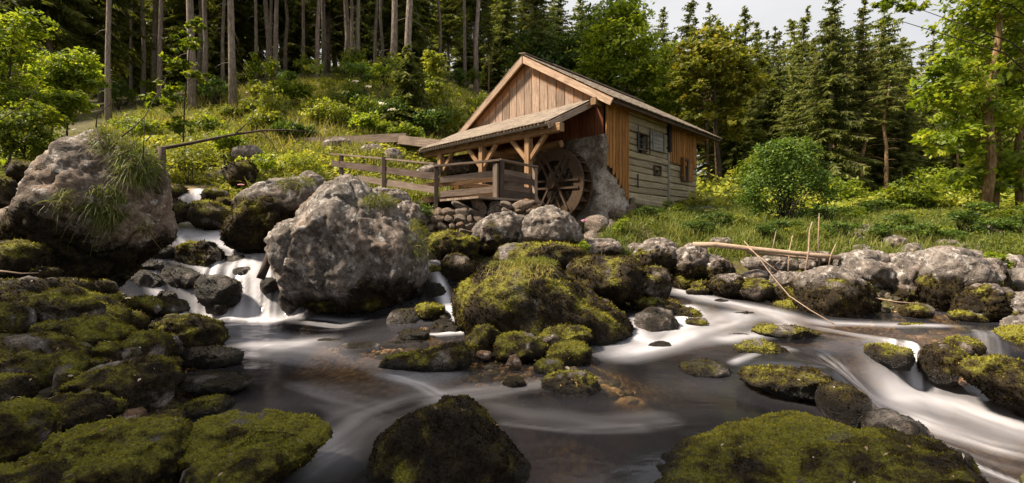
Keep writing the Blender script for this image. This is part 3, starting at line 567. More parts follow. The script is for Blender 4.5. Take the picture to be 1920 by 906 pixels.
# shingles: wedge slips, tapered, rounded butt; those that show singly are parts
def slip_mesh(L, w, t):
    a = w / 2; ring = [(-a, 0), (a, 0), (a, .78 * L), (.55 * a, .95 * L), (0, L), (-.55 * a, .95 * L), (-a, .78 * L)]
    V = [(x, y, (.25 + .75 * y / L) * t) for x, y in ring] + [(x, y, 0) for x, y in ring]; k = 7
    return V, [tuple(range(k))[::-1], tuple(range(k, 2 * k))] + [(i, (i + 1) % k, (i + 1) % k + k, i + k) for i in range(k)]
SV, SF = slip_mesh(.34, .125, .026)
SM = bpy.data.meshes.new('shingle'); SM.from_pydata(SV, [], SF); SM.materials.append(M['shingle']); SM.update()
SVn = np.array(SV); ST = np.array([t for f in SF for t in [(f[0], f[i], f[i + 1]) for i in range(1, len(f) - 1)]])
def shingle_mat4(p, down, across):
    d = Vector(down).normalized(); a = Vector(across).normalized(); n = a.cross(d)
    if n.z < 0: a = -a; n = -n
    m = Matrix((a, d, n)).transposed().to_4x4(); m = m @ Matrix.Rotation(math.radians(-2.6), 4, 'X') @ Matrix.Rotation(rj(.05), 4, 'Z'); m.translation = Vector(p); return m
bulk = []
def shingle(p, down, across, single):
    m = shingle_mat4(p, down, across)
    if single:
        o = bpy.data.objects.new('shingle', SM); COL.objects.link(o); o.parent = mill; o.matrix_local = m
    else:
        A = np.array(m); s = RNG.uniform(.93, 1.05); bulk.append(((SVn * np.array([1, s, 1])) @ A[:3, :3].T + A[:3, 3], ST))
for side in (0, 1):
    ys = np.arange(.02, 3.2, .128)
    for r, dy in enumerate(ys):
        yy = 2.82 - dy if side == 0 else 2.82 + dy; down = (0, -1, -RK) if side == 0 else (0, 1, -RK)
        nx_ = 60 if side == 0 else 60
        for k in range(nx_):
            x = DX0 + .03 + .125 * k + (.06 if (r % 2 and k) else 0)
            if x > DX1: break
            shingle(ml(x, yy, roofz(yy) - .03 + rj(.004) + .02), down, (1, 0, 0), k < (2 if side == 0 else 1))
for k in range(58): plank('ridge_board', ml(DX0 + .13 * k, 2.70, RZ0 - .01), ml(DX0 + .13 * k, 2.98, RZ0 + .055), .12, .02, M['shingle'], mill, (0, -.2, 1)) if k < 12 else None
plank('ridge_cap', ml(1.2, 2.76, RZ0 + .02), ml(DX1, 2.76, RZ0 + .02), .2, .03, M['shingle'], mill, (0, -.5, 1)); plank('ridge_cap', ml(1.2, 2.88, RZ0 + .02), ml(DX1, 2.88, RZ0 + .02), .2, .03, M['shingle'], mill, (0, .5, 1))
# lean-to roof over the wheel
PZ0, PK, PE = 5.44, .485, 1.98; PY0, PY1 = .36, 6.02
def pz(e): return PZ0 - PK * e
obj('leanto_deck', mesh('leanto_deck', [ml(0, PY0, pz(0) - .05), ml(-PE, PY0, pz(PE) - .05), ml(-PE, PY1, pz(PE) - .05), ml(0, PY1, pz(0) - .05), ml(0, PY0, pz(0) - .08), ml(-PE, PY0, pz(PE) - .08), ml(-PE, PY1, pz(PE) - .08), ml(0, PY1, pz(0) - .08)], [(0, 3, 2, 1), (4, 5, 6, 7), (0, 1, 5, 4), (1, 2, 6, 5), (2, 3, 7, 6), (3, 0, 4, 7)], M['beam'], False), mill)
es = np.arange(.0, 2.0 - .2, .108)
for r, e in enumerate(es):
    for k in range(46):
        yy = PY0 + .04 + .125 * k + (.06 if r % 2 and k else 0)
        if yy > PY1: break
        shingle(ml(-e, yy, pz(e) - .012 + rj(.004)), (-1, 0, -PK), (0, 1, 0), k < 3 or r >= len(es) - 2)
V, T = join(bulk); obj('shingles', mesh('shingles', V, T, M['shingle'], False), mill, kind='stuff')
plank('verge_board', ml(0.0, PY0 - .03, pz(0) - .14), ml(-PE - .02, PY0 - .03, pz(PE) - .14), .15, .05, M['rail'], mill, (0, -1, 0), wob=.002)
plank('verge_board', ml(0.0, PY1 + .03, pz(0) - .12), ml(-PE, PY1 + .03, pz(PE) - .12), .13, .05, M['beam'], mill, (0, 1, 0), wob=.002)
plank('eaves_beam', ml(-1.72, .12, pz(1.72) - .30), ml(-1.72, 5.95, pz(1.72) - .30), .19, .22, M['beam'], mill, cham=.02, wob=.008)
for k in range(8):
    y = .62 + .74 * k
    plank('rafter', ml(.0, y, pz(0) - .145), ml(-1.93, y, pz(1.93) - .145), .10, .12, M['beam'], mill, (0, 0, 1))
plank('fascia_board', ml(-PE - .012, PY0, pz(PE) - .115), ml(-PE - .012, PY1, pz(PE) - .115), .055, .02, M['dark'], mill, (-1, 0, 0))
for k, y in enumerate((1.26, 3.12, 5.13)):
    plank('post', ml(-1.72, y, 2.30), ml(-1.72, y, pz(1.72) - .40), .17, .17, M['beam'], mill, (-1, 0, 0), cham=.012)
    for s in (-1, 1):
        if k == 2 and s == 1: continue
        plank('brace', ml(-1.72, y + s * .07, 3.62), ml(-1.72, y + s * .62, pz(1.72) - .40), .12, .09, M['beam'], mill, (-1, 0, 0), cham=.008)
for y in (3.12, 5.13): plank('tie_beam', ml(-1.7, y, 4.02), ml(-.05, y, 4.10), .15, .17, M['beam'], mill, cham=.01)
plank('cross_log', ml(-.75, .9, 4.12), ml(-.75, 5.6, 4.25), .2, .2, M['beam'], mill, cham=.06, wob=.01)

# ------------------------------------------------------------------ water wheel
WZ, WXC, WY, WR = 2.95, -.92, .86, .98
whl = obj('water_wheel', None, mill, ml(WXC, WY, WZ), label='dark wooden overshot water wheel with bucket boards beneath the lean-to')
def annulus(name, x, r0, r1, th):
    n = 40; a = np.arange(n) * 2 * math.pi / n; V = []
    for xx in (x - th / 2, x + th / 2):
        for r in (r0, r1): V += [(xx, r * math.cos(q), r * math.sin(q)) for q in a]
    Fq = []
    for j in range(n):
        k = (j + 1) % n; Fq += [(j, j + n, k + n, k), (j + 2 * n, k + 2 * n, k + 3 * n, j + 3 * n), (j + n, j + 3 * n, k + 3 * n, k + n), (j, k, k + 2 * n, j + 2 * n)]
    return obj(name, mesh(name, V, Fq, M['wheel'], False), whl)
annulus('rim', -.19, .66, WR, .05); annulus('rim', .19, .66, WR, .05); annulus('drum_floor', 0, .68, .705, .33)
for k in range(22):
    a = 2 * math.pi * (k + .3) / 22; b = a + .16
    plank('bucket_board', (-.165, .70 * math.cos(a), .70 * math.sin(a)), (-.165, .96 * math.cos(b), .96 * math.sin(b)), .33, .022, M['wheel'], whl, (0, -math.sin(a), math.cos(a))).location.x = 0
for x in (-.235, .235):
    for k in range(3):
        a = .18 + k * math.pi / 3 + .9
        for s in (-1, 1):
            off = .10 * s; ca, sa = math.cos(a), math.sin(a)
            plank('spoke', (x, -.84 * ca - off * sa, -.84 * sa + off * ca), (x, .84 * ca - off * sa, .84 * sa + off * ca), .055, .045 - .004 * k, M['wheel'], whl, (1, 0, 0))
plank('axle', (-.38, 0, 0), (.8, 0, 0), .26, .26, M['wheel'], whl, cham=.076)

# ------------------------------------------------------------------ railings and terrace
rail = thing('wooden_railing', 'grey plank railing round the terrace below the lean-to roof', 'railing', mw(-3.26, .9, 2.38), 0)
def rl(par): 
    o = Vector(par.location); return lambda p: tuple(Vector([float(k) for k in p]) - o)
A, B, C = P(818, 380, 11.65), P(936, 378, 11.3), P(1003, 372, 12.25)
g = rl(rail)
def up(p, z): return np.array([p[0], p[1], p[2] + z])
NF1 = np.array([0, -1.0, 0]); d2 = unit(C - B); NF2 = np.array([d2[1], -d2[0], 0])
A[2], B[2], C[2] = 2.28, 2.36, 2.40
plank('post', g(up(A, -.15)), g(up(A, .98)), .10, .10, M['darkrail'], rail, (0, -1, 0), cham=.01)
plank('post', g(up(B + [-.08, -.03, 0], -.03)), g(up(B + [-.08, -.03, 0], .92)), .13, .09, M['rail'], rail, (-.5, -1, 0), cham=.01); plank('post', g(up(B + [.06, -.02, 0], -.03)), g(up(B + [.06, -.02, 0], .99)), .11, .09, M['darkrail'], rail, (.5, -1, 0), cham=.01)  # right corner post in darker wood: its shaded side put into the colour
plank('post', g(up(C, -.05)), g(up(C, .93)), .11, .10, M['rail'], rail, tuple(NF2), cham=.01)
plank('handrail', g(up(A + [-.04, -.03, 0], 1.0)), g(up(B + [.02, -.06, 0], 1.01)), .12, .045, M['rail'], rail, wob=.004); plank('handrail', g(up(B + [0, -.05, 0], 1.02)), g(up(C + [.04, 0, 0], .955)), .12, .045, M['rail'], rail, wob=.004)
for z, zz_ in ((.66, .7), (.30, .33)):
    plank('rail_board', g(up(A + [.08, -.02, 0], z)), g(up(B + [-.05, .03, 0], zz_)), .15, .035, M['rail'], rail, (0, -1, 0), wob=.004)
    plank('rail_board', g(up(A + [-.35, .16, 0], z - .13)), g(up(B + [-.1, .5, 0], zz_ - .07)), .13, .035, M['beam'], rail, (0, -1, 0), wob=.004)
    plank('rail_board', g(up(B + [.09, -.03, 0], z - .06)), g(up(C + [-.03, -.05, 0], z - .12)), .155, .035, M['darkrail'], rail, tuple(NF2), wob=.004)  # outer boards darker: shade on the right-facing side put into the colour
    plank('rail_board', g(up(B + [.09, .25, 0], z + .10)), g(up(C + [-.03, .12, 0], z + .04)), .14, .035, M['rail'], rail, tuple(NF2), wob=.004)
pr = thing('wooden_railing', 'dark two-plank railing climbing the path left of the terrace', 'railing', P(720, 355, 12.3), 0); g2 = rl(pr)
pts = [P(640, 330, 13.0), P(720, 352, 12.3), P(814, 378, 11.68)]
for p, h in zip(pts[:2], (.60, .80)): plank('post', g2(up(p, -.4)), g2(up(p, h)), .10, .10, M['darkrail'], pr, (0, -1, 0), cham=.01)
h0 = P(622, 289, 13.15); h1 = P(815, 307, 11.66); plank('handrail', g2(h0), g2(h1), .12, .045, M['rail'], pr, wob=.004)
plank('rail_board', g2(P(622, 306, 13.1)), g2(P(818, 331, 11.62)), .17, .035, M['darkrail'], pr, (0, -1, 0), wob=.004); plank('rail_board', g2(P(672, 334, 12.7)), g2(P(818, 357, 11.62)), .16, .035, M['rail'], pr, (0, -1, 0), wob=.004)
# sawn flume bringing water along the slope
fl_ = thing('wooden_flume', 'pale plank flume carried along the slope towards the lean-to', 'flume', P(680, 262, 17), 0); g3 = rl(fl_)
for a, b in ((P(545, 268, 17.2), P(762, 258, 16.6)), (P(748, 262, 16.6), P(840, 273, 15.7))):
    for dy, zoff in ((-.02, 0), (.55, .0)): plank('flume_side', g3(a + [0, dy, 0]), g3(b + [0, dy, 0]), .30, .045, M['rail'], fl_, (0, -1, 0), wob=.004)
    plank('flume_floor', g3(a + [0, .26, -.13]), g3(b + [0, .26, -.13]), .5, .04, M['rail'], fl_)
for px, py in ((600, 272), (690, 270), (760, 272)): plank('flume_leg', g3(P(px, py, 17.2)), g3(P(px, py + 36, 17.2)), .1, .1, M['rail'], fl_, (0, -1, 0))
lp = plank('lying_plank', P(425, 276, 18), P(560, 271, 17.4), .26, .05, M['rail'], None, (0, -1, .6), wob=.006); lp['label'] = 'long weathered plank lying in the weeds left of the flume'; lp['category'] = 'plank'
# trestle under the lean-to
tr_ = thing('wooden_trestle', 'low tan wooden trestle standing on the terrace under the lean-to', 'trestle', P(868, 378, 12.6), 0); g4 = rl(tr_)
plank('top_beam', g4(P(846, 344, 12.5)), g4(P(925, 352, 13.3)), .12, .12, M['beam'], tr_, cham=.01); plank('leg', g4(P(858, 380, 12.5)), g4(P(855, 342, 12.5)), .12, .1, M['orange'], tr_, (0, -1, 0)); plank('leg', g4(P(893, 378, 12.8)), g4(P(866, 346, 12.6)), .09, .08, M['beam'], tr_, (0, -1, 0))
plank('leg', g4(P(925, 378, 13.2)), g4(P(918, 348, 13.2)), .1, .08, M['beam'], tr_, (0, -1, 0)); plank('foot_beam', g4(P(858, 376, 12.5)), g4(P(905, 374, 12.9)), .1, .08, M['beam'], tr_)
tc_ = thing('terrace_floor', 'flat wooden deck of the terrace on top of the dry stone wall', 'deck', P(920, 376, 12.3), MRZ)
for k in range(13): plank('floor_board', (-1.35, -.9 + .3 * k, -.05), (.9, -.9 + .3 * k, -.05), .285, .05, M['rail'], tc_, wob=.002)
# ------------------------------------------------------------------ rocks and boulders
_ICO = {}
def ico(n):
    if n not in _ICO:
        bm = bmesh.new(); bmesh.ops.create_icosphere(bm, subdivisions=n, radius=1)
        _ICO[n] = (np.array([v.co[:] for v in bm.verts]), np.array([[v.index for v in f.verts] for f in bm.faces])); bm.free()
    return _ICO[n]
MOSS = {'pts': 0}
SEED = [0]; LITTER = []
def rock(kind, label, shape, Y, D=None, m=0.3, g=0.35, sub=None, name=None, wl=None, tint=0.0, fuzz=1.0, group=None, rough=1.0):
    """one rock: outline or box as seen from the stream (photo pixels), its distance, half depth, moss level, how green the moss is"""
    SEED[0] += 1; sd = SEED[0] * 31; rg = np.random.default_rng(sd)
    if len(shape) == 4 and not isinstance(shape[0], tuple):
        x0, y0, x1, y1 = shape; n = 22; th = np.arange(n) * 2 * math.pi / n; e = 2.5
        r = 1 / (np.abs(np.cos(th)) ** e + np.abs(np.sin(th)) ** e) ** (1 / e)
        r *= 1 + 0.07 * np.sin(2 * th + rg.uniform(0, 6)) + 0.06 * np.sin(3 * th + rg.uniform(0, 6)) + rg.uniform(-.045, .045, n)
        ox, oy = r * np.cos(th), r * np.sin(th); ox = (ox - ox.min()) / np.ptp(ox); oy = (oy - oy.min()) / np.ptp(oy)
        pol = np.stack([x0 + ox * (x1 - x0), y1 - oy * (y1 - y0)], 1)
    else: pol = np.array(shape, float)
    if kind == 'moss' and Y < 5.8 and pol[:, 0].max() < 500: pc_ = pol.mean(0); pol = pc_ + (pol - pc_) * .93
    x0, y0 = pol.min(0); x1, y1 = pol.max(0); cx, cy = (x0 + x1) / 2, (y0 + y1) / 2; k = Y / F
    dn = np.vstack([pol[i] + (pol[(i + 1) % len(pol)] - pol[i]) * np.linspace(0, 1, 24, endpoint=False)[:, None] for i in range(len(pol))])
    ang = np.arctan2(-(dn[:, 1] - cy), dn[:, 0] - cx); rad = np.hypot(dn[:, 0] - cx, dn[:, 1] - cy); od = np.argsort(ang); ang, rad = ang[od], rad[od]
    ang = np.concatenate([ang - 2 * math.pi, ang, ang + 2 * math.pi]); rad = np.tile(rad, 3)
    size = max(x1 - x0, y1 - y0)
    if sub is None: sub = 6 if size > 270 else 5 if size > (58 if kind == 'lime' else 95) else 4 if size > 34 else 3
    V, T = ico(sub); S = 0.5 * k * math.sqrt((x1 - x0) * (y1 - y0))
    if D is None: D = 0.5 * k * min(x1 - x0, 1.5 * (y1 - y0)) * 0.95
    U = V.copy()
    npl = 20 if kind == 'lime' else 13
    for _ in range(npl):      # worn flat faces
        nrm = unit(rg.normal(0, 1, 3) * np.array([.6, 1.4, .6])); nrm[1] = -abs(nrm[1]); off = rg.uniform(.70, .95)
        lim_ = (nrm[0] * V[:, 0] + nrm[2] * V[:, 2] - off) / -min(nrm[1], -.25); U[:, 1] = np.where(V[:, 1] < 0, np.minimum(np.maximum(U[:, 1], lim_), .5 * V[:, 1]), U[:, 1])
    dy = np.clip(V[:, 1], -1, 1); th = np.arctan2(V[:, 2], V[:, 0]); R = np.interp(th, ang, rad)
    rr = np.hypot(V[:, 0], V[:, 2]) ; s = np.where(np.abs(dy) < .999, rr, 0); s = s ** .82
    pos = np.stack([np.cos(th) * R * s * k, U[:, 1] * D, np.sin(th) * R * s * k], 1)
    c0 = P(cx, cy, Y); w = pos + c0
    for ax, (lo, hi) in ((0, ((x0 - cx) * k, (x1 - cx) * k)), (2, ((cy - y1) * k, (cy - y0) * k))):   # keep its measured width and height
        a, b = pos[:, ax].min(), pos[:, ax].max(); pos[:, ax] = lo + (pos[:, ax] - a) * (hi - lo) / (b - a)
    pn = pos / S; p = w
    N, _ = normals(pos, T)
    if kind == 'lime':
        wp_ = pn + .25 * np.stack([fbm(pn * 1.7 + k_ * 9, 2, sd + k_) for k_ in range(3)], 1)
        d = .06 * fbm(pn * 1.3 + sd, 3, sd) + .058 * ridged(wp_ * 2.2 + sd, 5, sd + 1) * rough; f1, f2 = worley(wp_ * 1.5 + sd, sd)
        d -= .055 * sstep(.07, .0, f2 - f1) * rough; d += .022 * fbm(pos * 9 + sd, 4, sd + 3, .65)
        sd_ = unit(rg.normal(0, 1, 3)); st_ = wp_ @ sd_ * 3.2; st_ = st_ - np.floor(st_); d += .05 * rough * (st_ - sstep(.86, 1.0, st_)) * sstep(-.2, .4, vnoise(pn * 1.2, sd + 11))
        if sub >= 5: d += (.032 * ridged(pos * 10, 4, sd + 5) - .028 * sstep(.2, .5, vnoise(pos * 16, sd + 6))) / max(S, .4)
    else:
        d = .07 * fbm(pn * 1.5 + sd, 3, sd) + (.025 if size > 270 else .055) * ridged(pn * 1.8 + sd, 3, sd + 8) + .06 * fbm(pn * 4 + sd, 3, sd + 1); f1, f2 = worley(pn * 1.9 + sd, sd); d += (.02 if size > 270 else .05) * (np.minimum(f2 - f1, .4) - .2)
        if sub >= 5: q1, q2 = worley(pos * 6.5 + .3 * fbm(pos * 6, 2, sd)[:, None], sd + 4); d += (.022 * fbm(pos * 13, 4, sd + 2, .65) - .034 * q1) / max(S, .3)
    vis = np.clip(1 - np.abs(N[:, 1]), .0, 1); pos = pos + N * (d * S)[:, None]
    for ax, (lo, hi) in ((0, ((x0 - cx) * k, (x1 - cx) * k)), (2, ((cy - y1) * k, (cy - y0) * k))):
        a, b = pos[:, ax].min(), pos[:, ax].max(); pos[:, ax] = lo + (pos[:, ax] - a) * (hi - lo) / (b - a)
    w = pos + c0
    N, fn = normals(w, T)
    hr = (w[:, 2] - w[:, 2].min()) / np.ptp(w[:, 2]); nb = fbm(w * 1.6 / max(S, .3) * .8 + 5, 4, sd + 7)
    if kind == 'lime': moss = np.clip((m - hr) * 2.4 + .55 + .75 * nb + .15 * np.clip(N[:, 2], 0, 1), 0, 1) if m > 0 else np.clip(.1 + .3 * nb, 0, 1)
    else: moss = np.clip(.80 + .8 * nb + (m - .3), 0, 1)
    green = np.clip(g - .22 + .78 * np.clip(N[:, 2], -.6, 1) * (.35 + g) + .85 * fbm(w * 2.8, 3, sd + 9) + .6 * fbm(w * 9, 3, sd + 10), 0, 1)  # greener in patches; light from above put into brighter tops and darker sides
    wet = np.zeros(len(w))
    if wl is not None: wet = sstep(wl + .10, wl + .01, w[:, 2] + .05 * nb)
    if kind == 'wet': wet = np.clip(.75 + .4 * nb, 0, 1); moss = np.clip(moss * .8, 0, 1)
    green = green * (1 - .6 * wet)
    tilt = np.full(len(w), float(tint))
    nm = name or {'lime': 'limestone_boulder', 'moss': 'mossy_rock', 'wet': 'wet_rock'}[kind]
    o = obj(nm, mesh(nm, pos, T, M['rock'], True, {'moss': moss, 'green': green, 'wet': wet, 'tint': tilt}), None, [float(q) for q in c0], label=label, category='boulder' if size > 150 else 'rock')
    if group: o['group'] = group
    if kind == 'moss' and Y < 7.5:
        f_ = np.flatnonzero(unit(fn)[:, 2] > .35)
        if len(f_) > 30: q_ = rg.choice(f_, int(2 + size / 40)); LITTER.append((w[T[q_]].mean(1), unit(fn[q_]), np.full(len(q_), Y)))
    # moss pile standing off the stone
    if fuzz and size > 30:
        a = np.linalg.norm(fn, axis=1) * .5; fm = moss[T].mean(1); fw = wet[T].mean(1); cen = w[T].mean(1); fnn = unit(fn); toc = unit(np.array([0, 0, EYE]) - cen)
        wgt = a * sstep(.45, .75, fm) * (1 - .75 * fw) * (((fnn * toc).sum(1) > -.35)) * np.where(cen[:, 2] > (wl if wl is not None else -9), 1, 0)
        dens = .9 / (.0042 * Y) ** 2 * fuzz; nt = int(min(wgt.sum() * dens, 42000))
        if nt > 40:
            f = rg.choice(len(T), nt, p=wgt / wgt.sum()); b1, b2 = rg.random(nt), rg.random(nt); sw = b1 + b2 > 1; b1[sw], b2[sw] = 1 - b1[sw], 1 - b2[sw]
            A, B, C = w[T[f, 0]], w[T[f, 1]], w[T[f, 2]]; pt = A + (B - A) * b1[:, None] + (C - A) * b2[:, None] - c0
            L = .0056 * Y * rg.uniform(.5, 1.35, nt); dirn = unit(fnn[f] + rg.normal(0, .6, (nt, 3)) + np.array([0, 0, -.2])); side = unit(np.cross(dirn, rg.normal(0, 1, (nt, 3)))) * (L * .34)[:, None]
            base = pt - fnn[f] * (L * .15)[:, None]; Vb = np.stack([base - side, base + side, base + dirn * L[:, None]], 1).reshape(-1, 3); Tb = np.arange(nt * 3).reshape(-1, 3)
            gg = np.clip(green[T[f]].mean(1) + rg.normal(0, .08, nt) + .05, 0, 1); MOSS['pts'] += nt
            obj('moss', mesh('moss', Vb, Tb, M['moss'], False, {'green': np.repeat(gg, 3)}), o, kind='stuff')
    return o, w, T, N, fn
L_, S_, W_ = 'lime', 'moss', 'wet'
H1 = rock(L_, 'huge pale boulder on the left bank with hanging grass on its face', [(22,440),(35,395),(62,345),(100,300),(140,266),(175,243),(215,252),(255,272),(285,302),(292,345),(290,385),(304,432),(290,465),(255,490),(225,512),(190,545),(150,560),(95,530),(40,475)], 7.3, 1.05, m=.44, g=.3, tint=.25)
H2 = rock(L_, 'huge bare grey boulder in midstream with a pointed top', [(650,326),(690,350),(735,378),(765,412),(795,452),(804,500),(797,555),(775,590),(735,614),(665,612),(600,588),(558,560),(524,520),(508,482),(520,440),(548,402),(575,378),(608,350)], 8.9, 1.25, m=.16, g=.4, wl=.0)
H3 = rock(S_, 'big brown mossy boulder in midstream with dry grass on top', [(846,560),(858,530),(890,508),(935,492),(985,487),(1040,494),(1080,520),(1120,556),(1160,578),(1186,602),(1196,632),(1180,660),(1100,668),(1000,665),(930,650),(880,625),(852,590)], 7.3, 1.1, m=.3, g=.30, wl=.02)
rock(S_, 'large dark mossy boulder behind the midstream boulder with dry grass', [(1062,500),(1080,482),(1130,478),(1175,480),(1205,500),(1213,535),(1195,562),(1150,575),(1100,560),(1070,535)], 8.5, .9, g=.22)
rock(S_, 'dark mossy shoulder rock beside the upper right rapid', (1185,498,1258,566), 8.9, g=.3)
rock(S_, 'low mossy ledge under the gray boulder below the water wheel', (925,452,1110,512), 9.4, .7, g=.35)
H4 = rock(L_, 'dark boulder with mossy crown left of the pointed grey boulder', [(420,455),(432,410),(452,370),(480,348),(525,334),(572,330),(600,352),(590,385),(556,410),(530,445),(505,470),(450,478)], 10.4, .9, m=.62, g=.3)
H5 = rock(S_, 'big dark brown mossy rock at the bottom centre of the stream', [(672,960),(690,880),(716,822),(742,792),(780,780),(822,764),(862,753),(892,764),(930,800),(970,842),(1000,884),(1026,950),(1030,1060),(850,1090),(680,1060)], 3.1, .55, g=.24, m=.55, wl=.0, sub=6)
H6 = rock(S_, 'broad flat moss-covered rock at the bottom right, sloping to the water', [(1185,915),(1290,872),(1370,850),(1450,826),(1510,805),(1570,797),(1625,802),(1662,826),(1660,860),(1600,960),(1450,1010),(1280,990)], 3.05, .62, g=.44, m=.45, wl=-.02, sub=6)
rock(S_, 'yellow-green mossy hump with two bald white spots at the bottom right', [(1380,930),(1480,890),(1570,858),(1650,836),(1720,829),(1775,833),(1812,855),(1834,890),(1840,940),(1800,1010),(1600,1040),(1420,1020)], 2.75, .5, g=.42, m=.45, sub=6)
rock(S_, 'bright green mossy block at the bottom left, front row', [(72,840),(100,802),(180,795),(262,790),(332,802),(352,842),(350,900),(340,970),(200,985),(90,930)], 2.75, .38, g=.62, sub=6)
rock(S_, 'flat bright mossy rock jutting into the pool at the lower left', [(330,810),(380,785),(440,791),(500,787),(560,796),(602,816),(614,834),(592,855),(560,880),(530,915),(480,950),(380,950),(330,880)], 3.0, .42, g=.62, wl=-.02, sub=6)
rock(S_, 'lumpy mossy rock in front of the flat rock jutting into the pool', (345,848,520,960), 2.65, .3, g=.5, sub=5)
rock(S_, 'rounded mossy boulder beside the pool with a bright right flank', [(136,740),(150,700),(185,680),(235,671),(280,680),(312,702),(322,735),(312,765),(280,782),(200,782),(150,770)], 3.75, .42, g=.45)
rock(S_, 'big dark mossy rock at the left edge with a lit top', [(-40,720),(-30,650),(20,622),(70,630),(120,660),(149,690),(148,722),(110,750),(40,755),(-20,750)], 3.85, .5, g=.36)
rock(S_, 'dull green mossy slab between the left edge rock and the bottom block', [(40,785),(52,755),(100,743),(155,745),(192,765),(200,790),(170,808),(90,810)], 3.2, .32, g=.4)
rock(S_, 'upright mossy rock cut off by the lower left corner', (-50,752,62,895), 2.75, .32, g=.55)
rock(S_, 'low dark moss bank in the bottom left corner', (-60,868,210,1000), 2.45, .4, g=.25)
rock(S_, 'medium mossy rock with a bright cap in the left rock field', (122,588,240,690), 4.55, .35, g=.6)
rock(S_, 'small pointed moss-topped rock left of the pool', (228,617,308,695), 4.5, .28, g=.58)
rock(S_, 'clustered dark mossy rock at the edge of the white pool', [(282,640),(290,605),(320,588),(370,590),(405,605),(415,640),(400,662),(340,668),(295,665)], 6.1, .45, g=.38, wl=.03)
rock(S_, 'small dark mossy stone in front of the clustered rock', (285,628,335,678), 5.5, .2, g=.3)
rock(S_, 'long dark mossy ridge below the huge left boulder', [(-30,600),(-20,525),(50,513),(110,532),(170,562),(225,588),(238,612),(210,632),(120,618),(40,615)], 5.3, .5, g=.3)
rock(S_, 'dark mossy boulder at the left edge under the huge pale boulder', (-40,448,72,525), 6.3, .5, g=.22)
rock(S_, 'brown mossy rock at the left edge below the dark ridge', (-45,565,45,645), 4.7, .3, g=.25)
rock(S_, 'round mossy lump on the ridge below the huge left boulder', (92,518,160,568), 5.7, .35, g=.28)
rock(S_, 'vivid green mossy stone beside the left waterfall', (176,545,218,582), 6.0, .2, g=.95)
rock(S_, 'small dull mossy stone left of the white pool', (212,583,268,626), 5.7, .25, g=.35)
rock(W_, 'dark wet ledge under the left waterfall', [(215,590),(235,562),(290,556),(335,568),(342,590),(290,600)], 7.2, .5, g=.3)
rock(S_, 'small mossy rock among the left rocks, half hidden', (150,660,230,700), 4.2, .25, g=.3); rock(S_, 'narrow mossy rock capped with lime green moss above the medium mossy rock', (145,585,200,630), 5.0, .22, g=.7)
rock(W_, 'flat black algae rock at the edge of the quiet pool', (335,650,450,692), 5.7, .3, wl=.0, g=.2)
rock(W_, 'sunken dark rock ringed by ripples in the quiet pool', (330,706,465,738), 4.7, .3, wl=.02, g=.2)
rock(S_, 'low grey-brown mossy rock sloping into the quiet pool', (312,745,432,805), 4.2, .3, g=.25, wl=.0)
rock(S_, 'small dark mossy stone behind the bright block at the bottom left', (262,775,335,812), 3.4, .2, g=.3)
rock(L_, 'pinkish bare stone between mossy rocks near the bottom left', (195,765,262,800), 3.5, .16, m=0, tint=1.0)
for lab, bx, Y, g in (('small mossy stone between the two bright blocks at the lower left', (318,800,372,850), 2.95, .5), ('dark mossy stone in the gap left of the bright block', (40,812,95,850), 2.9, .3), ('small mossy stone left of the rounded boulder', (100,690,150,745), 3.7, .55), ('mossy stone under the medium mossy rock', (215,650,262,690), 4.3, .5), ('low mossy stone above the rounded boulder', (170,640,226,682), 4.2, .6), ('mossy stone on the shoulder of the left edge rock', (60,600,128,650), 4.4, .45), ('small brown mossy stone beside the pointed stone', (205,600,240,640), 4.9, .35), ('brown mossy stone on the dark ridge', (130,560,190,600), 5.0, .4),
    ('dark mossy stone at the foot of the huge left boulder', (155,525,215,560), 6.0, .25), ('mossy stone half under the huge left boulder', (60,500,110,535), 6.3, .25), ('little moss-topped stone by the quiet pool', (300,770,345,800), 3.6, .5), ('mossy lump behind the dull green slab', (145,720,200,760), 3.5, .4), ('tiny bright mossy stone beside the dull green slab', (195,745,235,785), 3.4, .6), ('mossy stone at the water below the clustered rock', (290,668,340,700), 5.2, .3), ('moss-covered stone left of the upright corner rock', (-30,700,60,770), 3.2, .4), ('small moss cushion stone in front of the upright corner rock', (40,850,110,915), 2.6, .5), ('dark stone with a moss cap beside the left waterfall', (235,555,300,592), 6.8, .4), ('low mossy stone under the vivid green one', (170,575,215,605), 5.6, .5), ('mossy boulder low at the far left below the pale boulder', (-40,395,35,455), 7.0, .2), ('mossy rock in the shade at the far left edge', (-30,330,30,400), 8.2, .2), ('brown rock in the shade left of the huge boulder', (20,300,90,345), 8.8, .2)):
    rock(S_, lab, bx, Y, g=g)
# upper left cascade
for a in ((S_, 'dark mossy rock beside the small upper waterfall', (282,370,356,420), 11.2, .3), (S_, 'olive mossy rock right of the small upper waterfall', (352,375,436,432), 11.4, .45), (S_, 'bright mossy rock at the top of the small upper waterfall', (378,352,428,384), 12.4, .6),
          (S_, 'small mossy rock against the dark boulder with mossy crown', (408,370,448,395), 11.8, .5), (S_, 'mossy stone at the left foot of the upper waterfall', (300,345,350,372), 13.2, .4), (S_, 'mossy rock under the bare hillside bank', (420,300,480,352), 13.5, .35)):
    rock(a[0], a[1], a[2], a[3], g=a[4])
rock(S_, 'dark olive rock parting the left cascade', [(322,490),(330,462),(362,450),(395,452),(415,475),(420,505),(390,520),(345,515)], 9.9, .4, g=.3)
rock(W_, 'wet black rock in the left cascade, nearest the huge left boulder', (302,498,374,548), 9.2, .28, g=.15); rock(W_, 'round wet black rock above the white pool', (370,514,452,582), 8.95, .3, g=.15)
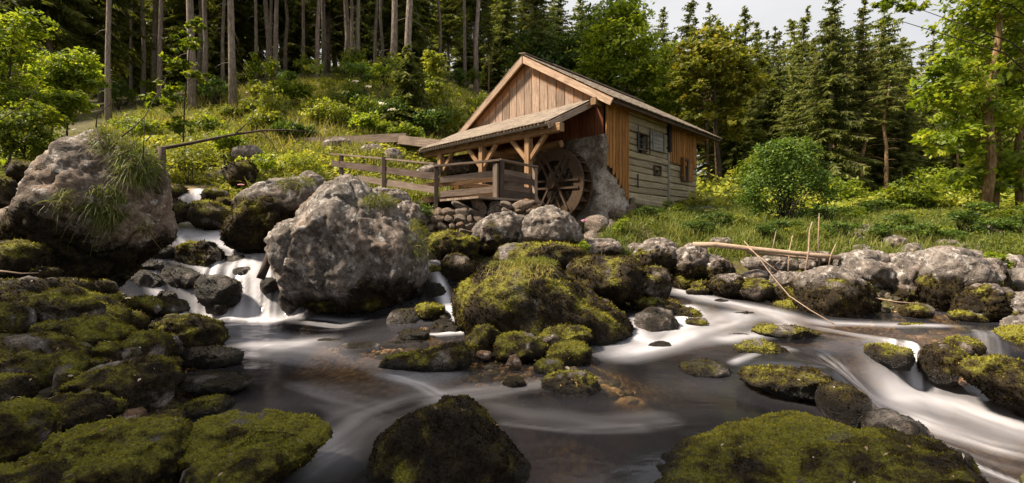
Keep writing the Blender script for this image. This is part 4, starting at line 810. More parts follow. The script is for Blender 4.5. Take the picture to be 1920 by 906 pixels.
rock(W_, 'small wet rock glazed by the left cascade', (412,478,465,508), 10.1, .3, g=.15); rock(W_, 'shiny wet ledge under the upper left cascade', (285,460,335,495), 9.8, .3, g=.15)
rock(W_, 'wet black slab behind the left waterfall', (225,505,310,590), 8.9, .25, g=.15)
rock(W_, 'low wet stone half drowned in the upper cascade', (480,460,520,476), 10.6, .25, g=.15)
for lab, bx, Y in (('wet stone splitting the upper left cascade', (330,458,372,486), 10.3), ('small wet stone on the lip of the wide white fall', (432,500,474,522), 9.6), ('black stone at the foot of the left waterfall', (296,545,330,582), 8.7), ('low wet stone at the head of the left waterfall', (262,490,304,514), 9.2), ('wet stone under the wide white fall', (388,562,426,592), 8.85), ('dark stone parting the wide white fall', (488,520,520,552), 9.25), ('wet stone beside the leaning log', (520,540,560,590), 9.0)):
    rock(W_, lab, bx, Y, g=.2)
# foot of the grey boulder, small fall and pebble bar
rock(S_, 'small mossy stone wedged right of the grey boulder', (798,498,836,530), 9.6, g=.4); rock(S_, 'round dark rock standing between the two midstream boulders', (828,474,894,534), 9.5, .4, g=.12)
rock(S_, 'mossy rock on the left of the narrow waterfall', (775,568,834,604), 7.9, g=.45); rock(W_, 'black rock under the grey boulder beside the pebble bar', (722,578,800,626), 7.9, .3, g=.2)
rock(W_, 'wet grey stone just left of the narrow waterfall', (806,598,872,638), 7.5, .2, g=.15); rock(W_, 'small wet stone tucked behind the wet grey stone', (812,586,850,614), 7.9, .2, g=.2)
rock(W_, 'flat rock at the top lip of the narrow waterfall', (796,530,840,572), 8.7, .2, g=.15)
for lab, bx, Y in (('flat mossy stone on the pebble bar', (746,617,806,642), 7.0), ('long flat stone awash on the pebble bar', (714,638,806,660), 6.8), ('low black stone awash left of the pebble bar', (636,640,714,670), 6.6), ('half drowned stone at the far left of the pebble bar', (592,634,648,658), 7.0)):
    rock(W_, lab, bx, Y, g=.3, wl=.0)
rock(L_, 'small orange stone lying on the pebble bar', (786,614,806,628), 7.1, m=0, tint=1)
rock(S_, 'long dark mossy rock lying across the current', [(708,690),(722,672),(765,665),(810,660),(842,645),(870,645),(886,668),(882,690),(840,702),(770,706)], 5.6, .35, g=.2, wl=.02)
rock(S_, 'steep dark mossy rock right of the narrow waterfall', [(868,672),(872,635),(890,614),(918,608),(938,625),(938,655),(915,682),(885,684)], 6.2, .3, g=.25, wl=.02)
rock(S_, 'rounded mossy rock in front of the big midstream boulder', [(922,668),(932,635),(965,622),(1000,628),(1028,648),(1030,672),(1005,688),(950,688)], 6.0, .4, g=.32, wl=.02)
rock(S_, 'mossy shelf leaning on the front of the big midstream boulder', (1005,608,1110,668), 6.4, .4, g=.42); rock(S_, 'mossy lobe at the waterline of the midstream boulder', (1022,640,1110,696), 5.8, .3, g=.48, wl=.0)
rock(S_, 'small mossy stone with a pale spot near the gravel edge', (1000,675,1058,712), 5.4, .2, g=.4, wl=.0); rock(S_, 'separate mossy rock ringed by bubbles in the main pool', [(1012,735),(1022,705),(1050,695),(1095,695),(1118,708),(1132,735),(1100,750),(1040,752)], 4.8, .3, g=.42, wl=.02)
rock(L_, 'small orange stone beside the steep mossy rock', (893,657,922,674), 5.8, m=0, tint=1, sub=4); rock(L_, 'pale triangular stone on the gravel edge', [(948,686),(956,668),(968,664),(978,680),(976,692)], 5.5, .1, m=0, tint=.8, sub=4)
rock(W_, 'wet grey pebble washed by the current before the gravel edge', (942,706,988,732), 4.9, .15, wl=.0, g=.2)
# below the mill
rock(L_, 'large smooth gray boulder below the water wheel', [(962,455),(975,415),(1000,392),(1035,384),(1068,398),(1090,425),(1095,450),(1075,470),(1030,472),(985,468)], 10.6, .75, m=.12, g=.35, rough=.6)
rock(L_, 'cracked mossy boulder left of the smooth gray boulder', [(880,470),(892,425),(920,402),(958,395),(985,410),(978,450),(960,478),(910,485)], 10.6, .6, m=.5, g=.3)
rock(S_, 'olive mossy rock below the dry stone wall', (798,430,900,492), 10.2, .5, g=.48); rock(S_, 'mossy stone at the stream edge right of the grey boulder', (790,446,840,486), 10.4, .3, g=.45)
rock(L_, 'dark boulder in the grass right of the smooth gray boulder', (1085,446,1165,492), 10.8, .5, m=.4); rock(L_, 'bare rock between the pointed boulder and the dry stone wall', (740,375,800,440), 10.8, .4, m=.25)
rock(L_, 'low rough rock by the railing post of the path', (680,350,770,400), 11.6, .5, m=.1)
for k, (lab, bx, Y) in enumerate((('pale rock at the foot of the flume, leftmost of four', (602,258,660,292), 16.6), ('rounded pale rock below the flume, second from left', (672,270,722,304), 16.2), ('dark rounded rock below the flume, third from left', (716,278,760,318), 15.8), ('pale rock seen beneath the lean-to roof', (825,292,885,332), 15.8), ('flat pale rock left of the lean-to posts', (780,308,830,338), 15.0), ('bare rock slab in the weeds above the upper waterfall', (438,272,490,312), 15.5), ('light stone in the weeds under the lying plank', (388,318,425,348), 14.2), ('grey rock on the slope behind the pointed boulder', (560,320,610,362), 12.6))):
    rock(L_, lab, bx, Y, m=.12, rough=1)
# right bank
for lab, sh, Y, D, m, g in (
 ('pale boulder with an olive foot left of the fallen pole', [(1180,500),(1192,470),(1220,450),(1250,445),(1274,462),(1278,495),(1258,520),(1205,525)], 10.3, .5, .42, .5),
 ('striped grey boulder under the left end of the fallen pole', [(1262,500),(1268,470),(1292,455),(1322,465),(1330,495),(1318,522),(1280,530)], 10.0, .45, .3, .4),
 ('white-topped rounded boulder below the fallen pole', (1306,476,1373,534), 9.9, .4, .45, .25),
 ('small white-capped mossy boulder at the right waterline', (1333,512,1392,560), 9.3, .35, .6, .28),
 ('light crumbly boulder left of the big brown boulder', (1448,508,1512,556), 9.5, .35, .2, .35),
 ('pale ledge of rock behind the fallen pole', (1390,478,1500,522), 10.2, .4, .05, .3),
 ('big brown boulder flecked with white lichen on the right bank', [(1490,575),(1500,530),(1520,505),(1565,497),(1605,510),(1628,540),(1643,580),(1630,606),(1560,615),(1505,608)], 8.5, .7, .55, .22),
 ('pale grey boulder at the right end of the fallen pole', [(1572,510),(1580,475),(1610,465),(1650,470),(1680,490),(1690,530),(1670,575),(1640,580),(1600,520)], 9.4, .6, .2, .3),
 ('grey leaning boulder between the brown boulder and the slab', [(1640,560),(1650,510),(1675,480),(1705,472),(1730,500),(1735,550),(1720,585),(1670,590)], 9.2, .6, .35, .25),
 ('great sloping limestone slab at the right edge of the stream', [(1720,560),(1725,510),(1745,472),(1790,460),(1830,470),(1862,500),(1880,545),(1870,600),(1800,602),(1740,590)], 8.7, .8, .42, .25),
 ('cracked limestone block right of the great sloping slab', [(1840,520),(1850,480),(1890,475),(1935,500),(1990,545),(1990,620),(1900,615),(1850,590)], 8.9, .7, .25, .3),
 ('brown mossy boulder at the foot of the great sloping slab', [(1800,600),(1812,555),(1845,530),(1885,540),(1905,580),(1895,612),(1830,612)], 8.0, .4, .7, .2),
 ('grey block with mossy foot at the right frame edge', [(1885,610),(1895,565),(1930,545),(1990,560),(2000,630),(1920,630)], 7.7, .4, .5, .25),
 ('dark rough boulder behind the sloping limestone slab', (1850,480,2000,560), 9.6, .7, .1, .3)):
    rock(L_, lab, sh, Y, D, m=m + .14, g=g, wl=.12, rough=1.5)
for lab, bx, Y, m in (('dark craggy rock on the bank right of the willow bush', (1588,420,1672,466), 11.6, .3), ('low craggy rock beside the dark craggy rock', (1562,434,1625,470), 11.3, .3), ('smooth light stone on the grassy bank', (1704,415,1750,458), 12, .05), ('pale pitted rock on the bank above the slab', (1812,422,1882,466), 11.2, .1), ('rock rib sticking out of the grass above the slab', (1790,455,1890,490), 10.2, .1),
                      ('bright rounded stone at the far corner of the mill', (1303,386,1346,420), 14.4, .15), ('pale rubble stone below the bright rounded stone', (1302,412,1348,444), 13.4, .05), ('small grey stone in front of the willow bush', (1372,434,1402,464), 12.2, .1), ('small pale stone at the root of the willow bush', (1440,452,1500,476), 11.3, .1), ('grey stone in the gap behind the pale grey boulder', (1600,458,1630,478), 10.4, .1), ('half buried pale rock left of the sloping slab', (1690,455,1730,490), 10.2, .2)):
    rock(L_, lab, bx, Y, m=m)
for lab, bx, Y, g in (('yellowish mossy stone right of the white-capped boulder', (1374,523,1452,570), 9.2, .42), ('round mossy stone under the light crumbly boulder', (1438,538,1505,572), 9.1, .3), ('low mossy stone at the waterline below the crumbly boulder', (1448,562,1525,600), 8.7, .38), ('small mossy stone in the upper right rapid', (1262,516,1302,545), 9.9, .5), ('mossy pebble beside the upper right rapid', (1296,526,1338,550), 9.6, .4), ('flat mossy stone at the upper right waterline', (1286,538,1330,556), 9.4, .4), ('small mossy stone under the brown boulder', (1400,520,1440,548), 9.5, .35),
                      ('low mossy stone in the shade under the slab', (1692,570,1748,602), 8.2, .4), ('flat mossy stone at the water under the slab', (1780,582,1850,610), 7.9, .45), ('small mossy stone half sunk near the slab', (1680,606,1738,624), 7.6, .4)):
    rock(S_, lab, bx, Y, g=g, wl=.05)
for lab, bx, Y, m in (('low pale rock in the grass above the brown boulder', (1500,470,1560,500), 10.0, .1), ('grey rock in the weeds above the white-topped boulder', (1330,445,1372,470), 10.9, .15), ('flat grey rock at the left end of the grassy bank', (1165,455,1215,482), 11.0, .3), ('small rough rock above the leaning boulder', (1660,440,1700,470), 10.6, .15), ('pale rock peeping over the sloping slab', (1760,448,1800,470), 10.4, .1), ('dark stone under the sloping slab at the right edge', (1890,590,1990,650), 7.4, .5), ('grey stone between the striped boulder and the crumbly boulder', (1390,505,1440,530), 9.9, .4), ('light stone in the hollow under the fallen pole', (1500,488,1530,510), 9.8, .2)):
    rock(L_, lab, bx, Y, m=m)
# right rapids
rock(S_, 'long oval mossy rock in the right rapid', [(1412,618),(1440,608),(1500,610),(1535,622),(1545,634),(1510,644),(1440,642)], 7.0, .3, g=.42, wl=.07); rock(S_, 'oval mossy rock in front of the long oval one', [(1378,655),(1400,637),(1440,638),(1475,655),(1482,668),(1450,678),(1405,672)], 6.1, .25, g=.42, wl=.02)
rock(W_, 'flat drowned rock in the middle of the main pool', (1276,679,1370,710), 5.4, .3, wl=.03, g=.3)
rock(W_, 'shaggy wet black rock in the right rapid', [(1190,632),(1196,592),(1222,576),(1258,582),(1275,610),(1272,634),(1230,642)], 7.4, .35, g=.2); rock(S_, 'low mossy ledge behind the shaggy wet rock', (1185,558,1284,590), 8.3, .4, g=.3)
rock(S_, 'small mossy rock beside the shaggy wet rock', (1264,576,1318,612), 8.0, .25, g=.3); rock(S_, 'dark mossy stone in the rapid right of the shaggy wet rock', (1283,595,1328,624), 7.5, .2, g=.35)
for lab, bx, Y in (('small black stone poking out of the main pool', (1213,640,1258,660), 6.5), ('thin black stone awash above the oval mossy rock', (1352,625,1408,638), 6.9), ('water-glazed stone high in the right rapid', (1338,560,1370,580), 8.9), ('drowned dark stone in the middle of the right rapid', (1364,584,1420,606), 8.1)):
    rock(W_, lab, bx, Y, g=.2, wl=.0)
rock(S_, 'bright mossy rock left of the little right waterfall', [(1625,665),(1640,648),(1675,646),(1705,655),(1712,675),(1690,694),(1650,690)], 6.1, .28, g=.6, wl=.0)
rock(S_, 'mossy rock with a pale top right of the little right waterfall', [(1736,700),(1740,660),(1760,645),(1790,646),(1815,665),(1820,705),(1790,725),(1750,722)], 5.9, .3, g=.42, wl=-.2)
rock(S_, 'broad mossy rock at the right edge of the stream', [(1808,700),(1825,675),(1870,668),(1915,675),(1990,690),(2010,760),(1960,800),(1900,770),(1850,735)], 5.3, .4, g=.42, wl=-.4)
rock(S_, 'lime green mossy rock at the right edge behind the broad one', (1868,608,1990,684), 6.6, .4, g=.85); rock(S_, 'small mossy rock glazed by water near the right edge', (1786,632,1832,668), 6.5, .25, g=.5)
rock(S_, 'long shaggy dark rock dividing the main pool from the rapid', [(1390,710),(1400,692),(1440,686),(1490,688),(1535,690),(1558,705),(1562,740),(1540,762),(1490,750),(1430,735)], 4.9, .35, g=.22, wl=.02)
rock(S_, 'dark rock with a mossy right side at the end of the dividing ridge', [(1540,760),(1550,730),(1580,720),(1615,735),(1635,765),(1630,800),(1590,812),(1555,795)], 4.4, .3, g=.28, wl=.0)
rock(W_, 'black shaggy rock behind the flat bottom right rock', [(1630,800),(1645,778),(1680,772),(1720,790),(1738,815),(1725,845),(1670,852),(1635,835)], 4.0, .25, g=.15)
rock(L_, 'small tan stone stuck below the pale-topped mossy rock', (1796,700,1814,724), 5.7, m=0, tint=1, sub=4)
# ------------------------------------------------------------------ dry stone wall under the terrace: every stone a part
dw = thing('dry_stone_wall', 'dry stone retaining wall of rough pale stones under the terrace', 'stone wall', P(895, 440, 10.9))
SV4, ST4 = ico(3); STONES = []
for k in range(6):
    q = unit(SV4); q = np.sign(q) * np.abs(q) ** .8; q = q * (1 + .22 * fbm(q * 1.6, 3, 90 + k) + .12 * ridged(q * 2.6, 3, 70 + k))[:, None]
    for _ in range(9):
        nr_ = unit(RNG.normal(0, 1, 3)); q -= np.clip(q @ nr_ - RNG.uniform(.62, .85), 0, None)[:, None] * nr_
    STONES.append(mesh('stone', q, ST4, M['rock'], True, {'moss': np.clip(.15 + .25 * vnoise(q * 2, k), 0, 1), 'green': np.full(len(q), .3), 'wet': np.zeros(len(q)), 'tint': np.full(len(q), .25 + .1 * k)}))
dl = Vector(dw.location)
for row, (ya, yb) in enumerate(((381, 395), (392, 407), (404, 420), (417, 433), (430, 446))):
    px = 786 + row * 3
    while px < 1000 - row * 14:
        wpx = random.uniform(12, 30) if row else random.uniform(16, 46); Y = 11.15 - .06 * row + rj(.05) - (.25 if px > 930 else 0); h = (yb - ya) * random.uniform(.8, 1.5)
        s = bpy.data.objects.new('stone', random.choice(STONES)); COL.objects.link(s); s.parent = dw
        yo = (16 if px < 825 and row == 0 else 0) + (6 if px < 800 else 0)
        c = P(px + wpx / 2, (ya + yb) / 2 + yo * (1 - row * .2) - (px - 800) * .02, Y); s.location = Vector([float(q) for q in c]) - dl
        s.scale = (wpx / 2 * Y / F * 1.08, random.uniform(.14, .22), h / 2 * Y / F * 1.08); s.rotation_euler = (rj(.3), rj(.4), rj(.5)); px += wpx * .93
for k, (px, py, wpx, h, Y) in enumerate(((1120,420,50,34,12.0), (1108,446,44,26,11.4), (1150,428,40,30,12.3), (1158,405,34,30,12.7), (1186,396,30,26,13.2), (1205,404,28,20,13.6), (1225,402,26,16,14.2), (1252,402,24,16,15.0), (1272,400,26,16,15.6))):
    c = P(px, py, Y); s = bpy.data.objects.new('rubble_stone', STONES[k % 6]); COL.objects.link(s); s.location = [float(q) for q in c]; s.scale = (wpx / 2 * Y / F, .25, h / 2 * Y / F); s.rotation_euler = (rj(.3), rj(.3), rj(1))
    s['label'] = 'loose rubble stone at the foot of the mill wall right of the wheel'; s['category'] = 'rock'; s['group'] = 'rubble stones at the foot of the mill wall'
def litter():
    c = np.vstack([a for a, _, _ in LITTER]); nn = np.vstack([b for _, b, _ in LITTER]); Y = np.concatenate([y for _, _, y in LITTER]); rg = np.random.default_rng(77); n = len(c); nn = unit(nn + rg.normal(0, .25, (n, 3))); a = unit(np.cross(nn, rg.normal(0, 1, (n, 3)))); b = np.cross(nn, a); s = (rg.uniform(.009, .02, n))[:, None]; c = c + nn * .022
    V = np.stack([c - a * s, c + b * s * .5 + nn * s * .25, c + a * s * 1.1, c - b * s * .5 + nn * s * .25], 1).reshape(-1, 3); t = NT('fallen_leaf'); cc = t.ramp(t.attr('tone'), (0.0, (0.12, 0.06, 0.03)), (0.6, (0.28, 0.19, 0.10)), (1.0, (0.5, 0.44, 0.36)))
    obj('leaf_litter', mesh('leaf_litter', V, np.arange(n * 4).reshape(-1, 4), t.done(t.bsdf(cc, .7)), False, {'tone': np.repeat(rg.random(n), 4)}), kind='stuff', label='tiny fallen leaves and bits of litter scattered on the mossy rocks', category='leaf litter')
litter()
print('moss blades', MOSS['pts'])
# ------------------------------------------------------------------ plants
def blades(base, dirn, length, width, droop, rg, tone):
    """curved grass blades, three quads each"""
    n = len(base); side = unit(np.cross(dirn, rg.normal(0, 1, (n, 3)))); rows = []
    for j, t in enumerate((0, .4, .75, 1.0)):
        c = base + dirn * (length * t)[:, None] + np.array([0, 0, -1.0]) * (droop * length * t * t)[:, None]; w = (width * (1, .85, .5, .06)[j])[:, None] * side * .5; rows += [c - w, c + w]
    V = np.stack(rows, 1).reshape(-1, 3); i = np.arange(n)[:, None] * 8
    Q = np.concatenate([i + np.array([[2 * j, 2 * j + 1, 2 * j + 3, 2 * j + 2]]) for j in range(3)], 0); return V, Q, np.repeat(tone, 8)
def leaves(c, nrm, size, rg, asp=.55, droop=.3):
    """folded kite leaves: c centre, nrm face direction"""
    n = len(c); nrm = unit(nrm); a = unit(np.cross(nrm, rg.normal(0, 1, (n, 3)))); b = np.cross(nrm, a); s = size[:, None]
    V = np.stack([c - a * s * .5, c + b * s * asp * .5 - nrm * s * .06, c + a * s * .55 - nrm * s * droop * .5, c - b * s * asp * .5 - nrm * s * .06], 1).reshape(-1, 3)
    return V, np.arange(n * 4).reshape(-1, 4)
def cloud(ells, ncl, per, size, rg, flat=.5, spread=.22, shell=2.4):
    """leaf clusters filling ellipsoids [(centre, radii)], returns leaf mesh data and cluster centres"""
    vol = np.array([np.prod(r) for _, r in ells]) ** .75; pick = rg.choice(len(ells), ncl, p=vol / vol.sum()); d = unit(rg.normal(0, 1, (ncl, 3))); rr = rg.random(ncl) ** (1 / shell)
    C = np.array([e[0] for e in ells])[pick]; R = np.array([e[1] for e in ells])[pick]; cc = C + d * R * rr[:, None] * (1 + .17 * rg.normal(0, 1, (ncl, 1)))
    rad = R.mean(1) * spread; k = np.repeat(np.arange(ncl), per); off = rg.normal(0, 1, (len(k), 3)) * np.array([1, 1, flat]) * rad[k][:, None] * .55
    tilt = unit(d * .5 + np.array([0, 0, .75]) + rg.normal(0, .3, (ncl, 3)))[k]; lc = cc[k] + off - np.array([0, 0, .35]) * (np.hypot(off[:, 0], off[:, 1]) * .6)[:, None]
    V, Q = leaves(lc, tilt + rg.normal(0, .45, (len(k), 3)), size * rg.uniform(.6, 1.25, len(k)), rg)
    tone = np.clip(.42 + .2 * rg.normal(0, 1, ncl)[k] + .16 * rg.normal(0, 1, len(k)), 0, 1); return V, Q, np.repeat(tone, 4), cc
def woody(trunk, rad, cc, rg, nb=26, bark_r=.02):
    """trunk tube and thin limbs out to some leaf clusters"""
    parts = []; V, Q = tube(trunk, rad, 9); parts.append((V, tri(Q))); tr = np.asarray(trunk)
    for k in rg.choice(len(cc), min(nb, len(cc)), replace=False):
        e = cc[k]; z = np.clip(e[2] - np.hypot(*(e[:2] - tr[-1][:2])) * .7, tr[0][2] + .25 * (tr[-1][2] - tr[0][2]), tr[-1][2]); s = np.array([np.interp(z, tr[:, 2], tr[:, 0]), np.interp(z, tr[:, 2], tr[:, 1]), z])
        mid = (s + e) / 2 + np.array([0, 0, .12 * np.linalg.norm(e - s)]); r = bark_r * (1 + np.linalg.norm(e - s) * .15); V, Q = tube([s, mid, e], [r, r * .7, r * .25], 5); parts.append((V, tri(Q)))
    return join(parts)
def leafy_tree(name, label, cat, base, ells, ncl, per, size, mat, top=None, r0=.12, seed=1, group=None, bk='twig', nb=30, flat=.5, spread=.22, lean=0.0, multi=0):
    rg = np.random.default_rng(seed); base = np.asarray(base, float); e = [(np.asarray(c, float), np.asarray(r, float)) for c, r in ells]
    t = thing(name, label, cat, base, 0, group); V, Q, tone, cc = cloud([(c - base, r) for c, r in e], ncl, per, size, rg, flat, spread)
    obj('crown', mesh('crown', V, Q, M[mat], False, {'tone': tone}), t)
    tp_ = (np.asarray(top, float) if top is not None else np.mean([c for c, _ in e], 0)) - base; tr = [tp_ * f + np.array([rg.normal(0, .03) * tp_[2] * .4, 0, 0]) * (0 < f < 1) for f in (0, .25, .5, .75, 1)]
    if multi:
        parts = []
        for k in range(multi):
            q = tp_ * rg.uniform(.7, 1.1) + rg.normal(0, .45, 3) * np.array([1, 1, .2]) * abs(tp_[2]) * .55; b0 = rg.normal(0, .12, 3) * np.array([1, 1, 0]); pts = [b0, b0 + q * .35 + np.array([0, 0, .1 * q[2]]), b0 + q * .7 + np.array([0, 0, .1 * q[2]]), b0 + q]; V, Q = tube(pts, [r0, r0 * .8, r0 * .55, r0 * .2], 5); parts.append((V, tri(Q)))
        V, T = join(parts)
    else: V, T = woody(tr, np.linspace(r0, r0 * .4, 5), cc, rg, nb, min(r0 * .22, .014))
    obj('trunk' if not multi else 'stems', mesh('trunk', V, T, M[bk], True), t); return t
def spruce_meshes(h, cb, rmax, seed, r0, levels=34, dead=True, dense=1.0, bk='bark'):
    rg = np.random.default_rng(seed); pts = [np.array([rg.normal(0, .015) * h * f, rg.normal(0, .015) * h * f, h * f]) for f in np.linspace(0, 1, 9)]; pts[0][:2] = 0
    rads = r0 * (1 - np.linspace(0, 1, 9)) ** .8 + .012; rads[0] *= 1.25; V, Q = tube(pts, rads, 10); parts = [(V, tri(Q))]; pz_ = np.array(pts)
    def axis_at(z): return np.array([np.interp(z, pz_[:, 2], pz_[:, 0]), np.interp(z, pz_[:, 2], pz_[:, 1]), z])
    if dead:
        for k in range(26):
            z = h * rg.uniform(.06, cb + .08); a = rg.uniform(0, 6.28); L = rg.uniform(.3, 1.6); s = axis_at(z); d = np.array([math.cos(a), math.sin(a), rg.uniform(-.35, .05)]); V, Q = tube([s, s + d * L * .6, s + d * L + np.array([0, 0, -.18 * L])], [.02, .012, .004], 4); parts.append((V, tri(Q)))
    Vs, tones = [], []
    zs = h * (cb + (1 - cb) * (np.linspace(0, .985, levels)) ** .92)
    for z in zs:
        z = min(z + rg.normal(0, .16), h * .99); t = (z / h - cb) / (1 - cb); n = 7 if t < .7 else 5; R = rmax * ((1 - t) ** .85) * (0.55 + .45 * min(1, t / .12)) + .10; a0 = rg.uniform(0, 6.28)
        for b in range(n):
            a = a0 + b * 6.283 / n + rg.normal(0, .2); L = R * rg.uniform(.42, 1.22); s = axis_at(z + rg.normal(0, .12)); dr = np.array([math.cos(a), math.sin(a), 0]); sd = np.array([-math.sin(a), math.cos(a), 0])
            up0 = .35 * t - .12; dro = (.42 - .30 * t)
            u = np.linspace(0.06, 1, max(4, int(L / .13 * dense))); q = s + dr * (L * u)[:, None] + np.array([0, 0, 1.0]) * (L * (up0 * u - dro * u * u + .12 * u ** 4))[:, None]
            if L > .8: V, Q = tube([s, q[len(q) // 2], q[-1]], [.022, .014, .005], 3); parts.append((V, tri(Q)))
            for sg in (-1, 1):
                ll = (.20 + .42 * (1 - np.abs(u - .4))) * min(1, .35 + L * .4) * rg.uniform(.7, 1.3, len(u)); d = unit(dr * .75 + sd * sg * rg.uniform(.5, 1.0, (len(u), 1)) + np.array([0, 0, 1.0]) * rg.uniform(-1.1, .05, (len(u), 1))); wv = np.cross(d, rg.normal(0, 1, (len(u), 3))); wv = unit(wv) * .07
                Vs.append(np.stack([q - wv, q + wv, q + d * ll[:, None]], 1)); tones.append(np.clip(.25 + .35 * u + rg.normal(0, .16, len(u)), 0, 1))
            hl = (.18 + .40 * (1 - u)) * rg.uniform(.6, 1.3, len(u)) * min(1, .4 + L * .35); wv = dr * .07 + sd * rg.normal(0, .03, (len(u), 1)); Vs.append(np.stack([q - wv, q + wv, q + np.array([0, 0, -1.0]) * hl[:, None] + rg.normal(0, .05, (len(u), 3))], 1)); tones.append(np.clip(.2 + .2 * u + rg.normal(0, .13, len(u)), 0, 1))
    V = np.concatenate(Vs).reshape(-1, 3); crown = mesh('crown', V, np.arange(len(V)).reshape(-1, 3), M['needle'], False, {'tone': np.repeat(np.concatenate(tones), 3)})
    V, T = join(parts); return mesh('trunk', V, T, M[bk], True), crown, h
SPR = {'full': [spruce_meshes(16, .16, 3.1, 11, .17, 46), spruce_meshes(16, .24, 2.7, 12, .16, 40), spruce_meshes(16, .10, 3.4, 13, .18, 48), spruce_meshes(16, .2, 2.4, 14, .16, 44), spruce_meshes(16, .3, 3.2, 15, .17, 40)],
       'tall': [spruce_meshes(24, .40, 2.5, 21, .19, 30), spruce_meshes(24, .46, 2.3, 22, .17, 28), spruce_meshes(24, .34, 2.7, 23, .2, 32)],
       'thin': [spruce_meshes(18, .50, 1.7, 31, .12, 22, bk='barkwarm'), spruce_meshes(18, .40, 1.9, 32, .13, 26, bk='barkwarm')],
       'young': [spruce_meshes(3.6, .04, 1.25, 41, .05, 26, False, 1.7)]}
def spruce(kind, k, x, y, h, label, group=None, r=None, z=None):
    tm, cm, h0 = SPR[kind][k % len(SPR[kind])]; s = h / h0; z = float(ground(np.array([x]), np.array([y]))[0]) - .08 if z is None else z
    t = thing('spruce_tree', label, 'tree', (x, y, z), random.uniform(0, 6.28), group)
    a = obj('trunk', tm, t); b = obj('crown', cm, t); a.scale = ((r or s), (r or s), s); b.scale = (s * random.uniform(.9, 1.1), s * random.uniform(.9, 1.1), s); return t
def spruce_px(kind, k, px, ytop, Y, label, group=None, r=None, x=None):
    x = (px - CX) / F * Y; z = float(ground(np.array([x]), np.array([Y]))[0]) - .08; return spruce(kind, k, x, Y, EYE + (HY - ytop) / F * Y - z, label, group, r, z)
# tall bare-trunked spruces on the slope (left), each named by where its trunk meets the ground
for k, (px, Y, wpx, lab) in enumerate(((203,20.5,9,'tall bare spruce trunk rising behind the huge left boulder'), (299,27,9,'straight bare spruce trunk left of the thick pale pair on the slope'), (362,23.5,13,'thickest pale spruce trunk on the left slope'), (383,28,9,'bare spruce trunk close behind the thickest pale trunk'), (418,29,7,'thin spruce trunk just left of the crooked-footed one'), (438,22.5,12,'pale spruce trunk with a crooked foot in sunlit weeds'),
      (480,30,6,'slender spruce trunk right of the crooked-footed trunk'), (507,32,6,'left one of two close thin spruce trunks on the slope'), (516,30,8,'right one of two close thin spruce trunks on the slope'), (568,34,6,'very thin spruce trunk above the sunny slope crest'), (595,28.5,9,'straight grey spruce trunk on the crest of the sunny slope'), (661,33,6,'thin dark spruce trunk left of the pale thin one on the crest'), (673,31,7,'thin pale spruce trunk on the crest above the white flowers'), (704,34,7,'dark spruce trunk midway between the crest trunks'), (737,27.5,12,'stout grey spruce trunk left of the young spruce'), (767,27,14,'stout spruce trunk rising behind the young spruce'), (893,31,10,'tall pale spruce trunk left of the mill roof'), (872,36,6,'thin dark spruce trunk behind the mill roof verge'),
      (268,30,7,'brown leaning spruce trunk in the dark wood on the left'), (246,33,5,'thin dead spruce trunk in the dark wood on the left'))):
    spruce('tall', k, (px - CX) / F * Y, Y, 24 + (k * 7 % 5), lab, 'tall spruces on the slope', wpx / F * Y / 2 / .2)
# deeper wood behind them, alike
n = 0; placed = []
for _ in range(4000):
    Y = random.uniform(31, 60); px = random.uniform(-40, 905)
    x = (px - CX) / F * Y
    if all((x - a) ** 2 + (Y - b) ** 2 > 2.6 ** 2 for a, b in placed):
        placed.append((x, Y)); spruce('tall' if Y < 42 or random.random() < .3 else 'full', n, x, Y, random.uniform(18, 25), 'spruce deep in the dark wood above the slope', 'spruces of the dark wood'); n += 1
    if n >= 48: break
for px, Y in ((20, 24), (95, 25), (150, 28), (60, 31), (240, 36)): spruce('full', n, (px - CX) / F * Y, Y, 15 + rj(3), 'dark spruce in the wood behind the left leafy shrubs', 'dark spruces behind the left shrubs'); n += 1
for k in range(26):       # young growth between the trunks
    Y = random.uniform(33, 50); px = random.uniform(150, 930); spruce('young', 0, (px - CX) / F * Y, Y, random.uniform(2, 6), 'young spruce growing between the trunks of the dark wood', 'young spruces of the dark wood')
for k in range(58):
    Y = random.uniform(46, 80) if k < 26 else random.uniform(85, 125); px = -20 + (38 * k if k < 26 else 38 * (k - 26)) + rj(18); spruce('full', k, (px - CX) / F * Y, Y, random.uniform(16, 23), 'spruce at the back of the dark wood above the slope', 'spruces at the back of the dark wood')
